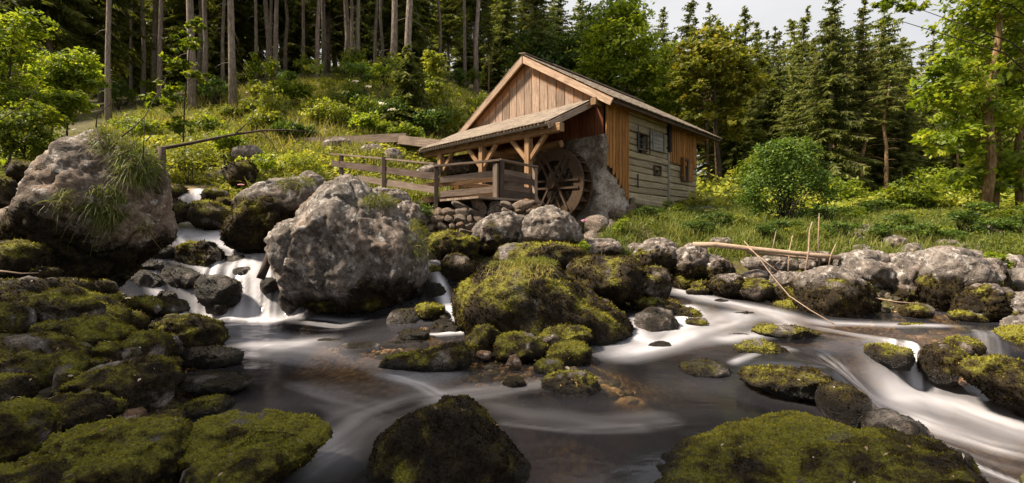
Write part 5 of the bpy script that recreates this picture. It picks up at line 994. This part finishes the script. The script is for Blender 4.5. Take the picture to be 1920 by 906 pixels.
# skyline spruces on the right
for k, (px, yt, Y, kind, lab) in enumerate(((985,-70,44,'full','spruce behind the mill ridge, cut off by the frame'), (1045,-40,46,'full','dark spruce above the left half of the mill roof'), (1090,-25,40,'full','spruce whose tip leaves the frame above the mill roof'), (1147,-20,43,'full','ragged spruce tip touching the top edge above the mill'), (1207,22,46,'full','spruce with a low tip left of the first sky gap'), (1242,14,41,'full','slim spruce tip standing before the pale sky left of the yellowing tree'), (1300,-12,38,'full','dark spruce rising behind the yellowing tree'), (1394,14,37,'full','pointed dark spruce right of the yellowing tree'), (1421,38,42,'full','dark spruce second right of the yellowing tree'), (1462,58,50,'thin','small far spruce at the foot of the wide sky gap'),
      (1488,32,41,'full','narrow spruce left of the tallest spruce pair'), (1508,14,38,'full','leafy-looking spruce at the right end of the sky gap'), (1560,-28,26,'full','broad near spruce whose dark tip spreads against the sky'), (1617,-4,31,'full','slim spruce tip right of the broad near spruce'), (1664,-8,28,'full','spruce with spreading twigs beside the overhanging leaves'), (1694,66,36,'full','low spruce at the left of the right-hand sky gap'), (1737,84,48,'thin','far thin spruce in the right-hand sky gap'), (1778,70,46,'full','far spruce at the right of the right-hand sky gap'), (1010,-110,38,'full','tall spruce hidden to the waist by the mill roof'), (1836,-60,34,'full','tall spruce behind the leaning right-hand trunk'), (1905,-90,30,'full','tall spruce at the right edge behind the scaly trunk'), (945,-90,42,'full','dark spruce left of the mill ridge'), (1350,30,52,'full','far spruce hidden by the yellowing tree'))):
    spruce_px(kind, k, px, yt, Y, lab, 'spruces on the skyline')
for k, (px, yt, Y, lab) in enumerate(((1440,95,33,'full spruce left behind the willow bush'), (1490,120,30,'short full spruce right above the willow bush'), (1525,70,34,'dark spruce just left of the broad near spruce'), (1590,60,33,'spruce filling the gap right of the broad near spruce'), (1640,90,27,'shorter spruce between the two slim spruce tips'), (1690,150,26,'low spruce above the bright leafy shrub'), (1730,170,30,'low spruce behind the maple sprays'), (1790,120,32,'spruce left of the leaning scaly trunk'), (1870,40,30,'spruce between the two scaly trunks'), (1950,0,27,'spruce beyond the right frame edge'), (1410,170,31,'low spruce right of the yellowing tree'), (1265,60,44,'spruce behind the left side of the yellowing tree'), (1180,40,40,'spruce behind the bright green leafy tree'), (1110,20,42,'spruce between the two leafy trees above the roof'))):
    spruce_px('full', k + 1, px, yt, Y, lab, 'spruces in the open wood near the meadow')
for k in range(16):
    px = 1375 + 21 * k + rj(9); spruce_px('full', k, px, 60 + 60 * random.random() + (40 if px > 1660 or 1430 < px < 1490 else 0), 36 + rj(7), 'slim spruce filling the wall of the open wood', 'slim spruces of the open wood')
# bare lower trunks in the right-hand wood
for k, (px, yt, Y, wpx, lab) in enumerate(((1347,150,30,10,'pale bare trunk right behind the far corner of the mill'), (1328,80,33,6,'thin trunk behind the eave of the mill'), (1400,90,38,5,'thin trunk left above the willow bush'), (1440,110,46,5,'left of three thin trunks before the low bright sky'), (1452,100,48,5,'middle of three thin trunks before the low bright sky'), (1470,120,50,4,'right of three thin trunks before the low bright sky'), (1562,60,27,8,'warm bare trunk right behind the willow bush'), (1616,50,26,8,'warm straight trunk in the open wood right of the willow bush'), (1662,80,25,7,'slim trunk left of the bright leafy shrub'), (1752,70,34,5,'thin trunk behind the bright leafy shrub'), (1795,60,30,5,'thin dark trunk left of the leaning trunk'))):
    spruce('thin', k, (px - CX) / F * Y, Y, (HY - yt) / F * Y * 1.0, lab, 'bare trunks in the open wood', wpx / F * Y / 2 / .12)
n = 0; pl2 = []
for _ in range(3000):
    Y = random.uniform(32, 62); px = random.uniform(900, 2150); x = (px - CX) / F * Y
    if 1425 < px < 1480 and Y < 55: continue
    if all((x - a) ** 2 + (Y - b) ** 2 > 3.2 ** 2 for a, b in pl2):
        pl2.append((x, Y)); lim = 15 if 1425 < px < 1500 or 1670 < px < 1800 else 17; hh = min(lim, (HY - (75 if 1425 < px < 1500 or 1670 < px < 1800 else 30)) / F * Y); zz2 = float(ground(np.array([x]), np.array([Y]))[0])
        hh = max(8, min(hh + EYE - zz2, 22)); spruce('thin' if random.random() < (.8 if px > 1400 else .5) else 'full', n, x, Y, hh, 'spruce in the open wood behind the mill and meadow', 'spruces of the open wood'); n += 1
    if n >= 62: break
# unseen spruces added on the near side of the stream to shade the rocks
for k, (x, y, h) in enumerate(((-7,-2.2,14),(-10,.4,16),(-8,2.1,16),(-9,4.6,13),(-12,3.5,14),(-14,-2,17),(-5,-8,17),(3,-9,17),(8,-8,18),(-10,-7,19))):
    spruce('tall', k, x, y, h, 'unseen spruce added on the near side of the stream to shade the rocks', 'unseen shade spruces')
# leafy trees
def ell(px, py, Y, rx, rz, ry=None): return (P(px, py, Y), (rx * Y / F, (ry if ry else rx) * Y / F, rz * Y / F))
def gp(px, Y): 
    x = (px - CX) / F * Y; return np.array([x, Y, float(ground(np.array([x]), np.array([Y]))[0]) - .05])
leafy_tree('leafy_tree', 'broad yellowing tree behind the far end of the mill roof', 'tree', gp(1350, 28), [ell(1335,110,28,62,48), ell(1295,150,28,42,40), ell(1385,160,28,44,50), ell(1335,70,28,40,34), ell(1300,215,28,36,38), ell(1370,225,28,40,40), ell(1405,120,28,28,34), ell(1280,110,28,26,30)], 420, 26, .27, 'yellowleaf', r0=.16, seed=5)
leafy_tree('leafy_tree', 'bright green leafy tree above the mill roof', 'tree', gp(1165, 33), [ell(1160,90,33,70,70), ell(1210,130,33,60,55), ell(1120,150,33,55,50), ell(1175,30,33,45,45), ell(1240,180,33,55,40)], 480, 28, .30, 'maple', r0=.16, seed=6)
leafy_tree('leafy_tree', 'dull green leafy tree right above the mill ridge', 'tree', gp(1040, 36), [ell(1020,110,36,70,60), ell(1080,120,36,60,60), ell(1130,60,36,50,60)], 380, 26, .32, 'willow', r0=.16, seed=7)
leafy_tree('maple_tree', 'sunlit maple with drooping sprays at the right edge', 'tree', gp(1865, 15), [ell(1860,60,15,90,70), ell(1790,160,14,70,40), ell(1765,130,14,50,30), ell(1850,210,15,90,50), ell(1790,255,14,70,30), ell(1900,310,15,70,60), ell(1830,330,15,60,35), ell(1930,150,15,60,70), ell(1820,20,15,60,40)], 620, 18, .19, 'maple', top=P(1880, 20, 15), r0=.085, seed=8, bk='barkwarm', nb=60)
leafy_tree('maple_tree', 'tree whose leafy branch hangs in from the top edge against the sky', 'tree', gp(2090, 12), [ell(1700,20,12,48,24,30), ell(1735,5,12,40,20,30), ell(1668,8,12,30,18,25), ell(1800,-60,12,80,50), ell(1900,-80,12,90,60), ell(1990,-60,12,90,80)], 300, 18, .14, 'maple', top=P(2050, -160, 12), r0=.12, seed=9, nb=16)
leafy_tree('scaly_tree', 'leaning scaly tree trunk at the right with lichen on its bark', 'tree', gp(1846, 14.2), [ell(1860,-80,14.2,110,70), ell(1880,-10,14.2,80,40), ell(1850,120,14.6,60,40)], 200, 18, .14, 'maple', top=P(1878, -40, 14.2), r0=.145, seed=10, bk='barkwarm', nb=40)
leafy_tree('scaly_tree', 'straight scaly tree trunk at the right frame edge', 'tree', gp(1914, 15), [ell(1915,-90,15,110,70), ell(1960,10,15,60,50), ell(1900,150,15.5,50,40)], 170, 18, .14, 'maple', top=P(1906, -60, 15), r0=.11, seed=12, bk='barkwarm', nb=40)
leafy_tree('willow_bush', 'large dense green willow bush on the right bank', 'bush', gp(1472, 13), [ell(1455,310,13,38,30), ell(1500,300,13,36,26), ell(1420,335,13,32,28), ell(1405,365,13,24,26), ell(1535,330,13,32,28), ell(1550,360,13,22,24), ell(1475,272,13,34,16), ell(1440,280,13,24,14), ell(1515,275,13,20,14), ell(1480,345,13,50,30), ell(1430,395,13,26,24), ell(1500,395,13,34,26), ell(1540,400,13,18,20), ell(1470,425,13,44,20)], 520, 22, .085, 'willow', r0=.016, seed=13, multi=40, flat=.9, spread=.42)
leafy_tree('leafy_shrub', 'bright leafy shrub in the sun at the edge of the open wood', 'bush', gp(1705, 17), [ell(1712,365,17,45,34), ell(1672,375,17,32,28), ell(1745,385,17,30,24), ell(1640,390,17,26,18)], 260, 20, .13, 'maple', r0=.025, seed=14, multi=14)
leafy_tree('leafy_shrub', 'thin dark shrub between the bright shrub and the leaning trunk', 'bush', gp(1800, 17), [ell(1800,375,17,40,26), ell(1780,395,17,28,16)], 120, 18, .12, 'herb', r0=.02, seed=15, multi=9)
leafy_tree('maple_sapling', 'bright maple sapling in front of the thickest pale trunk', 'tree', gp(333, 15), [ell(352,75,15,26,18), ell(330,110,15,30,16), ell(365,45,15,18,14), ell(322,165,15,30,14), ell(300,190,15,28,14), ell(370,140,15,24,10), ell(340,235,15,30,16)], 110, 16, .17, 'maple', top=P(358, 40, 15), r0=.03, seed=16)
leafy_tree('leafy_shrub', 'bright sapling growing at the left of the slope crest', 'bush', gp(480, 22), [ell(478,120,22,14,22), ell(470,150,22,14,12)], 40, 14, .18, 'maple', top=P(478, 105, 22), r0=.02, seed=17)
for k, (lab, bx, Y, es, sz) in enumerate((('leafy tree filling the upper left corner', 20, 10.5, ((20,70,48,50),(60,40,34,26),(-20,140,60,60),(15,190,40,40)), .12), ('leafy shrub with light sprays behind the huge left boulder', 120, 12, ((120,130,50,26),(150,110,34,18),(95,150,40,24),(165,150,28,16)), .125), ('low leafy shrub at the left edge above the dark rocks', 45, 9.5, ((40,240,48,38),(85,270,34,24),(5,260,40,40),(70,210,34,22)), .10), ('leafy shrub between the left edge and the huge boulder', 90, 11.2, ((95,205,46,26),(130,190,34,18),(70,180,32,20)), .12), ('dim leafy shrub low behind the huge left boulder', 100, 13, ((110,280,60,20),(60,300,50,16)), .11))):
    leafy_tree('leafy_shrub', lab, 'bush' if k else 'tree', gp(bx, Y), [ell(a, b, Y, c, d) for a, b, c, d in es], 260, 24, sz * .78, 'maple', r0=.035, seed=30 + k, nb=45, spread=.3)
t_ = spruce_px('young', 0, 766, 92, 20.5, 'young bushy spruce on the slope left of the mill'); t_.name = 'young_spruce'
for k, (lab, px, Y, es, mt, sz) in enumerate((('pale leafy maple shrub beside the young spruce', 815, 20, ((815,125,20,26),(822,165,18,20),(808,105,14,12)), 'herb', .16), ('dark green bush at the foot of the young spruce', 720, 20, ((715,205,34,18),(745,200,26,16)), 'willow', .12), ('green bush on the slope behind the lean-to roof', 800, 20, ((800,225,34,20),(830,215,20,14)), 'willow', .13), ('leafy bush on the crest left of the white flowers', 545, 22, ((545,165,26,14),(570,170,20,12)), 'maple', .14), ('weedy bush in the sun on the middle of the slope', 620, 19, ((620,205,34,16),(590,212,22,12)), 'herb', .13), ('yellow-green bush above the hanging dead branch', 355, 14, ((355,285,40,20),(330,300,30,16)), 'herb', .09), ('leafy bush on the slope under the dead branch', 470, 14, ((475,310,34,18),(510,300,26,16),(445,335,24,12)), 'maple', .085), ('green bush climbing the bank left of the railing', 560, 13.4, ((560,300,36,18),(590,318,22,14)), 'herb', .085), ('small dark bush at the left end of the dry stone wall', 792, 10.9, ((792,395,20,20),), 'willow', .05), ('weeds with yellow flowers at the far corner of the mill', 1285, 16, ((1285,385,22,10),(1310,382,18,8)), 'yellowleaf', .09), ('yellow flowering weeds by the mill footing', 1400, 19, ((1395,375,22,14),(1415,380,16,10)), 'yellowleaf', .1), ('low green bush left of the willow bush', 1375, 13.5, ((1375,430,26,16),), 'willow', .07), ('leafy weeds on the bank beside the smooth light stone', 1770, 11.3, ((1770,440,30,16),(1800,450,22,12)), 'maple', .09), ('leafy weeds at the right edge of the bank', 1895, 11, ((1895,455,26,16),), 'maple', .09), ('bright fern clump growing on the sloping slab', 1868, 8.4, ((1862,480,16,7),(1880,495,14,6)), 'maple', .07), ('green weeds at the foot of the smooth gray boulder', 1092, 10.2, ((1092,462,12,10),), 'maple', .05))):
    leafy_tree('leafy_shrub' if Y > 11.5 else 'weed_clump', lab, 'bush' if Y > 11.5 else 'plant', gp(px, Y) if k != 14 else P(px, 500, Y), [ell(a, b, Y, c, d) for a, b, c, d in es], 60 if Y < 12 else 95, 16, sz, mt, r0=.015, seed=60 + k, multi=6, spread=.4)
for k, (lab, px, Y, es, mt) in enumerate((('sunlit shrub at the wood edge behind the willow bush', 1590, 21, ((1585,360,34,26),(1610,375,22,18)), 'maple'), ('low sunlit shrub left of the bright leafy shrub', 1630, 19, ((1630,385,26,16),), 'herb'), ('yellow-green shrub under the maple sprays', 1760, 20, ((1765,340,40,30),(1740,370,30,20)), 'maple'), ('shrub in the sun left of the straight scaly trunk', 1885, 19, ((1885,365,32,34),(1900,395,24,14)), 'maple'), ('pale green shrub in the gap right of the mill', 1380, 24, ((1378,345,26,28),(1395,370,22,16)), 'herb'), ('bushy sapling behind the mill end and left of the willow bush', 1400, 21, ((1410,320,24,34),), 'maple'),
    ('dark leafy bush low on the slope crest', 650, 23, ((650,185,24,12),(670,180,14,9)), 'willow'), ('rounded yellow-green bush on the middle slope', 690, 18, ((690,225,28,14),(715,235,20,10)), 'maple'), ('tall weedy bush right under the thickest pale trunk', 400, 19, ((395,235,26,16),(420,245,20,12)), 'maple'), ('weedy bush on the slope below the crooked-footed trunk', 490, 18, ((490,228,28,14),(515,222,18,12)), 'herb'), ('dark green bush on the slope left of the flume', 560, 17.5, ((545,240,28,12),(575,245,18,10)), 'willow'), ('leafy bush behind the dead branch and right of the sapling', 430, 16, ((425,262,26,14),), 'maple'), ('shady bush left of the thickest pale trunk', 270, 18, ((270,240,30,22),(245,262,24,14)), 'maple'), ('green bush against the left end of the lean-to', 770, 17.5, ((765,245,26,12),(740,250,16,10)), 'maple'), ('tall green weeds behind the huge left boulder', 270, 11, ((255,290,34,20),), 'maple'))):
    leafy_tree('leafy_shrub', lab, 'bush', gp(px, Y), [ell(a, b, Y, c, d) for a, b, c, d in es], 90, 17, .0075 * Y, mt, r0=.016, seed=160 + k, multi=7, spread=.4)
BUSH = []
for k in range(5):
    rg = np.random.default_rng(300 + k); el = [(np.array([rg.normal(0, .55), rg.normal(0, .4), rg.uniform(.35, 1.3)]), np.array([rg.uniform(.3, .6), rg.uniform(.3, .6), rg.uniform(.2, .4)])) for _ in range(6)]
    V, Q, tone, cc = cloud(el, 70, 16, .15, rg, .6, .45); BUSH.append((mesh('crown', V, Q, M[('maple', 'herb', 'willow', 'maple', 'herb')[k]], False, {'tone': tone}), mesh('stems', *(lambda a: (a[0], a[1]))(join([(lambda vq: (vq[0], tri(vq[1])))(tube([(0, 0, 0), c * .5 + np.array([0, 0, .2]), c], [.02, .014, .005], 4)) for c in cc[:12]])), M['twig'], True)))
rb = random.Random(5); SEEN = set(); MARKS = ((203, 'the leftmost bare trunk'), (299, 'the trunk by the maple sapling'), (362, 'the thickest pale trunk'), (438, 'the crooked-footed trunk'), (512, 'the two close thin trunks'), (595, 'the grey crest trunk'), (667, 'the white flowers'), (737, 'the stout grey trunk'), (800, 'the young spruce'), (893, 'the pale trunk by the roof'))
for k in range(40):
    Y = rb.uniform(19, 31) if k < 40 else rb.uniform(14, 20); px = rb.uniform(215, 900) if k < 40 else rb.uniform(300, 800); b = gp(px, Y); pyb = HY + (EYE - b[2]) / Y * F
    s = rb.uniform(.5, 1.2); lm = min(MARKS, key=lambda q: abs(q[0] - px)); lab = ('%s %s bush %s, %s of %s' % ('tall' if s > 1.15 else 'low' if s < .75 else 'middling', ('leafy green', 'yellow-green', 'dark green', 'bright green', 'pale weedy')[k % 5], 'on the slope crest' if Y > 25 else 'high on the slope' if Y > 20.5 else 'on the middle slope', 'left' if px < lm[0] else 'right', lm[1]))
    if lab in SEEN: continue
    SEEN.add(lab); t = thing('slope_bush', lab, 'bush', b, rb.uniform(0, 6.28), 'leafy bushes of the sunny slope')
    for nm, me in zip(('crown', 'stems'), BUSH[k % 5]): o = obj(nm, me, t); o.scale = (s, s, s * rb.uniform(.8, 1.5))
for k, (px, Y, sc, lab) in enumerate(((1215,12.2,.35,'low weed bush on the bank below the mill wall'), (1262,13.4,.4,'weed bush in the grass under the small mill window'), (1345,11.9,.35,'weed bush behind the left end of the fallen pole'), (1405,12.0,.4,'leafy weed bush at the left foot of the willow bush'), (1545,12.3,.45,'weed bush at the right foot of the willow bush'), (1600,12.8,.4,'weed bush behind the dark craggy rock'), (1690,11.6,.35,'weed bush left of the smooth light stone'), (1745,13,.45,'weed bush in the grass behind the smooth light stone'), (1830,12.6,.45,'weed bush in the grass behind the pitted rock'), (1900,11.8,.4,'weed bush at the right edge of the grassy bank'), (1640,14,.5,'leafy weeds at the far side of the bank grass'), (1560,15.2,.5,'weed bush at the edge of the meadow right of the willow bush'), (1780,10.6,.28,'small leafy weed above the sloping slab'), (1165,11.6,.3,'weed tuft in the grass right of the smooth gray boulder'), (1465,11.2,.32,'dark weeds in the hollow behind the fallen pole'), (1520,11.0,.3,'weeds right behind the tall bare stick'), (1240,11.2,.3,'dark weeds between the olive-footed boulder and the grass'), (1310,11.4,.34,'dark weeds above the striped boulder'), (1430,11.0,.34,'dark weeds over the hollow left of the tallest stick'), (1575,11.0,.36,'dark leafy weeds under the dark craggy rock'), (1660,10.9,.36,'dark leafy weeds behind the leaning boulder'), (1725,10.8,.36,'dark leafy weeds below the smooth light stone'), (1800,11.2,.42,'dark leafy weeds left of the pitted rock'), (1860,10.6,.36,'dark leafy weeds on top of the cracked block'), (1915,10.4,.4,'dark leafy weeds above the block at the right edge'))):
    t = thing('weed_bush', lab, 'plant', gp(px, Y), k * 1.3)
    for nm, me in zip(('crown', 'stems'), BUSH[(2, 0, 2, 1)[k % 4] if k < 16 else 2]): o = obj(nm, me, t); o.scale = (sc * 1.2, sc, sc * .9)
# grass and weeds
def on_rock(H, n, sel, rg):
    o, w, T, N, fn = H; cen = w[T].mean(1); m = sel(cen, unit(fn)); f = rg.choice(np.flatnonzero(m), n); b = rg.random((n, 2)); sw = b.sum(1) > 1; b[sw] = 1 - b[sw]
    return w[T[f, 0]] + (w[T[f, 1]] - w[T[f, 0]]) * b[:, :1] + (w[T[f, 2]] - w[T[f, 0]]) * b[:, 1:], unit(fn[f])
def pxof(c): return CX + c[:, 0] / c[:, 1] * F, HY + (EYE - c[:, 2]) / c[:, 1] * F
def tuft(label, H, spots, n, length, width, droop, tonem, seed, cat='grass tuft'):
    rg = np.random.default_rng(seed); Vs, Qs, Ts, o = [], [], [], 0
    for (px, py, rx, ry) in spots:
        def sel(c, nn):
            a, b = pxof(c); return ((a - px) / rx) ** 2 + ((b - py) / ry) ** 2 < 1
        def sel2(c, nn): return sel(c, nn) & (nn[:, 1] < .3)
        try: p, nn = on_rock(H, n, sel2, rg)
        except Exception: continue
        d = unit(nn * .7 + np.array([0, -.15, .75]) + rg.normal(0, .38, (n, 3))); V, Q, t = blades(p, d, length * rg.uniform(.5, 1.2, n), np.full(n, width), droop * rg.uniform(.5, 1.3, n), rg, np.clip(tonem + rg.normal(0, .2, n), 0, 1)); Vs.append(V); Qs.append(Q + o); Ts.append(t); o += len(V)
    if not Vs: return
    V = np.vstack(Vs); c = V.mean(0); ob = obj('grass_tuft', mesh('grass_tuft', V - c, np.vstack(Qs), M['grass'], False, {'tone': np.concatenate(Ts)}), None, [float(q) for q in c], label=label, category=cat)
tuft('long grass on the crown of the huge left boulder', H1, ((212,270,50,26),), 800, .34, .009, 1.0, .42, 1)
tuft('long grass hanging down the right shoulder of the huge left boulder', H1, ((256,312,38,38),), 900, .36, .009, 1.0, .36, 21)
tuft('green grass tuft hanging on the face of the huge left boulder', H1, ((198,388,38,38),), 760, .30, .008, 1.0, .42, 2)
tuft('smaller grass tuft hanging left on the face of the huge left boulder', H1, ((122,380,28,26),), 240, .24, .008, 1.05, .45, 3)
tuft('yellowish dry tuft at the right flank of the huge left boulder', H1, ((272,425,14,18),), 90, .2, .007, 1.0, .8, 4)
tuft('round grass tuft on the right shoulder of the pointed grey boulder', H2, ((710,380,34,12),), 620, .30, .008, .9, .5, 5)
tuft('grass fringe trailing down the right side of the pointed grey boulder', H2, ((782,440,18,46),), 420, .42, .008, 1.1, .55, 6)
tuft('short green grass along the top of the big midstream boulder', H3, ((970,493,80,10),), 1100, .16, .006, .5, .5, 7)
tuft('straw-coloured dry grass combed down the big midstream boulder', H3, ((975,508,64,20),), 900, .24, .006, 1.3, .95, 8)
tuft('grass on the mossy crown of the dark boulder', H4, ((556,345,36,12),), 560, .25, .008, .9, .5, 9)
def cover(name, label, n, poly, kind, size, seed, tone=.5, hmul=1.0, dens=None):
    """grass or herb leaves on the ground inside a patch given as corners (photo column, distance)"""
    rg = np.random.default_rng(seed); q = np.array([XY(*p) for p in poly]); lo, hi = q.min(0), q.max(0); pts = np.empty((0, 2))
    while len(pts) < n:
        c = rg.uniform(lo, hi, (n * 2, 2)); ins = np.zeros(len(c), bool); j = len(q) - 1
        for i in range(len(q)):
            a, b = q[i], q[j]; cr_ = ((a[1] > c[:, 1]) != (b[1] > c[:, 1])) & (c[:, 0] < (b[0] - a[0]) * (c[:, 1] - a[1]) / (b[1] - a[1] + 1e-12) + a[0]); ins ^= cr_; j = i
        c = c[ins]; cl = fbm(np.stack([c[:, 0], c[:, 1], 0 * c[:, 0]], 1) * .9, 3, seed); c = c[rg.random(len(c)) < np.clip(.55 + 1.1 * cl, .08, 1)]
        c = c[(2.6 / c[:, 1] * 4) ** 1.0 > rg.random(len(c)) * .9] if len(c) else c; pts = np.vstack([pts, c])
    pts = pts[:n]; z = ground(pts[:, 0], pts[:, 1]); b = np.column_stack([pts, z]); big = .5 + .5 * fbm(np.column_stack([pts, 0 * z]) * .55, 3, seed + 4); ok = z > level(pts[:, 0], pts[:, 1]) + .12
    far = (pts[:, 1] > 15.5); ok |= far; b, big, z = b[ok], big[ok], z[ok]; m = len(b); tn = np.clip(tone + .45 * (big - .5) + rg.normal(0, .17, m), 0, 1)
    if kind == 'grass':
        V, Q, t = blades(b, unit(rg.normal(0, .33, (m, 3)) + np.array([0, 0, 1])), size * hmul * rg.uniform(.5, 1.3, m) * (.6 + .8 * big), size * .045 * rg.uniform(.7, 1.3, m), .45 * rg.uniform(.4, 1.4, m), rg, tn); mat = 'grass'
    else:
        b[:, 2] += rg.random(m) ** 1.3 * hmul * (.15 + 1.1 * big ** 2); V, Q = leaves(b, rg.normal(0, .5, (m, 3)) + np.array([0, -.25, .9]), size * rg.uniform(.5, 1.4, m), rg); t = np.repeat(tn, 4); mat = 'herb'
    obj(name, mesh(name, V, Q, M[mat], False, {'tone': t}), kind='stuff', label=label, category='grass' if kind == 'grass' else 'weeds')
HILL = ((230,13.2),(300,12.6),(420,12.8),(560,12.4),(680,12.6),(830,13.5),(880,18),(900,30),(600,31),(350,27),(200,22),(150,17))
cover('hillside_weeds', 'sunlit leafy weeds covering the slope left of the mill', 78000, HILL, 'herb', .15, 101, .6, .55)
cover('hillside_grass', 'long yellow-green grass between the weeds on the slope', 40000, HILL, 'grass', .62, 102, .68)
cover('terrace_weeds', 'low weeds and grass around the posts of the lean-to', 2500, ((780,12),(860,12.6),(900,15),(880,17),(800,16),(740,13)), 'grass', .25, 103, .5)
BANK = ((1110,10.9),(1165,10.7),(1290,10.4),(1400,10.3),(1520,10.0),(1620,9.9),(1720,9.8),(1850,9.6),(2050,8.6),(2150,12),(2100,18),(1500,17.5),(1290,15.2),(1180,12.8))
cover('bank_grass', 'tall mixed grass on top of the right bank', 52000, BANK, 'grass', .36, 104, .36)
cover('bank_weeds', 'leafy weeds in the grass of the right bank', 13000, BANK, 'herb', .10, 105, .28, .5)
MEAD = ((1290,15.5),(1500,17),(2150,17),(2200,30),(1900,40),(1250,40),(1230,24))
cover('meadow_grass', 'sunlit meadow grass under the open wood', 24000, MEAD, 'grass', .5, 106, .6)
cover('meadow_weeds', 'sunlit undergrowth between the trunks of the open wood', 34000, MEAD, 'herb', .24, 107, .55, 1.7)
cover('left_bank_weeds', 'shaded weeds on the left bank behind the huge boulder', 9000, ((-250,10.5),(60,9.8),(230,10.6),(260,14),(180,20),(-150,20)), 'herb', .12, 108, .2, .5)
# flowers
def flower(label, px, py, Y, r, mat, seed, n=60, stem=.5):
    rg = np.random.default_rng(seed); c = P(px, py, Y); t = thing('flower', label, 'flower', c - [0, 0, stem]); q = rg.normal(0, 1, (n, 3)) * np.array([1, 1, .22]) * r * Y / F * .6
    V, Q = leaves(q + [0, 0, stem], rg.normal(0, .4, (n, 3)) + [0, -.5, .8], np.full(n, r * Y / F * .5), rg, .9); obj('bloom', mesh('bloom', V, Q, M[mat], False, {'tone': np.repeat(rg.random(n), 4)}), t); V, Q = tube([(0, 0, 0), (.01, 0, stem * .5), (0, 0, stem)], [.006, .005, .004], 5); obj('stem', mesh('stem', V, Q, M['herb'], True, {'tone': np.full(len(V), .3)}), t)
flower('white umbel flower at the left of the slope crest', 665, 152, 20, 5, 'white', 1); flower('white umbel flower at the foot of the young spruce', 716, 194, 18, 5, 'white', 2); flower('pair of flat white umbels right of the spruce foot', 736, 205, 17.8, 5.5, 'white', 3); flower('small white flower head on the slope crest', 692, 162, 20, 4, 'white', 6); flower('pink flower head beside the water wheel pit', 1096, 413, 10.6, 6, 'pink', 4, stem=.3); flower('small pink flower in the weeds above the dark boulder', 452, 346, 12.8, 4, 'pink', 5, stem=.3)
# dead wood
def branch(name, label, cat, paths, mat='dead', n=7):
    parts = []; 
    for pts, r in paths: V, Q = tube(np.array([P(*q) for q in pts]), np.linspace(r[0], r[1], len(pts)), n); parts.append((V, tri(Q)))
    V, T = join(parts); c = V.mean(0); return obj(name, mesh(name, V - c, T, M[mat], True), None, [float(q) for q in c], label=label, category=cat)
branch('dead_branch', 'long dark dead branch arching right from the huge left boulder', 'branch', [([(283,288,7.6),(303,278,7.6),(340,272,7.6),(390,262,7.7),(440,252,7.8),(490,245,7.9),(540,244,8),(575,247,8.1)], (.035, .01)), ([(440,252,7.8),(465,230,7.8),(478,212,7.8)], (.012, .004)), ([(490,245,7.9),(510,268,8),(522,290,8)], (.01, .004))], 'dead')
branch('snag_post', 'short broken stump post right of the huge left boulder', 'stump', [([(303,276,7.5),(304,300,7.5),(302,330,7.4),(298,362,7.3)], (.055, .05))], 'dead', 9)
for lab, pth in zip(('black forked twig rising to the right behind the huge left boulder', 'crooked black twig on the crown of the huge left boulder', 'upright kinked black twig left of the forked twig', 'thin upright black twig beside the stump post', 'short curled twig in the grass on the huge left boulder', 'thin slanting twig right of the stump post', 'dark twig slanting up at the left edge'), [([(228,256,7.2),(250,240,7.2),(272,218,7.2),(312,145,7.4)], (.012, .004)), ([(180,240,7),(186,265,6.9),(195,280,6.8)], (.012, .006)), ([(180,240,7),(182,215,7),(215,190,7)], (.009, .004)), ([(268,300,7),(270,260,7),(271,217,7)], (.009, .004)), ([(222,292,6.5),(238,284,6.5),(245,280,6.5)], (.012, .005)), ([(274,265,7.2),(300,232,7.3)], (.008, .003)), ([(0,225,8),(40,200,8),(75,160,8)], (.01, .004))]): branch('dead_twig', lab, 'twig', [pth], 'dead', 5)
branch('leaning_log', 'dark broken log leaning in the water against the grey boulder', 'log', [([(516,440,9.2),(508,468,9),(498,500,8.8),(488,523,8.75)], (.06, .075))], 'dead', 10)
branch('fallen_pole', 'long bare barkless pole lying across the right bank', 'pole', [([(1300,459,9.9),(1340,459,9.85),(1400,466,9.75),(1460,472,9.65),(1520,478,9.5),(1575,483,9.4)], (.062, .045))], 'pole', 10)
branch('fallen_pole', 'thinner bare stick lying behind the long fallen pole', 'pole', [([(1400,474,9.8),(1470,480,9.7),(1530,486,9.6)], (.03, .02))], 'pole', 7)
for lab, pts, r in (('bent bare stick standing tall behind the fallen pole', [(1536,505,9.5),(1534,450,9.6),(1536,400,9.6)], (.02, .008)), ('curved bare stick beside the tallest stick on the pole', [(1510,510,9.4),(1516,470,9.5),(1518,432,9.6),(1523,416,9.6)], (.02, .012)), ('short bare stick upright at the middle of the pole', [(1478,508,9.5),(1480,470,9.6),(1486,442,9.7)], (.016, .008)), ('leftmost short stick upright behind the pole', [(1448,470,9.8),(1455,434,9.9)], (.014, .007)), ('forked bare stick at the right end of the pole', [(1554,498,9.4),(1558,478,9.4),(1567,458,9.4)], (.016, .008)), ('long thin curved stick reaching from the pole to the water', [(1395,452,9.6),(1420,480,9.3),(1450,520,8.8),(1480,555,8.3),(1520,582,7.9),(1572,612,7.5)], (.009, .008)), ('thin straight stick crossing the pole', [(1400,462,9.5),(1440,495,9.2),(1462,512,9.0)], (.01, .006)), ('pale thin stick over the dark water by the slab', [(1636,558,8.1),(1680,566,8.0),(1740,571,7.9)], (.012, .008)), ('pale twig lying on the dark ridge at the left edge', [(0,508,5.1),(40,513,5.1),(72,512,5.1)], (.01, .006)), ('thin twig reaching over the upper right rapid', [(1245,538,9.2),(1280,543,9.2)], (.01, .006))):
    branch('bare_stick', lab, 'stick', [(pts, r)], 'pole', 6)
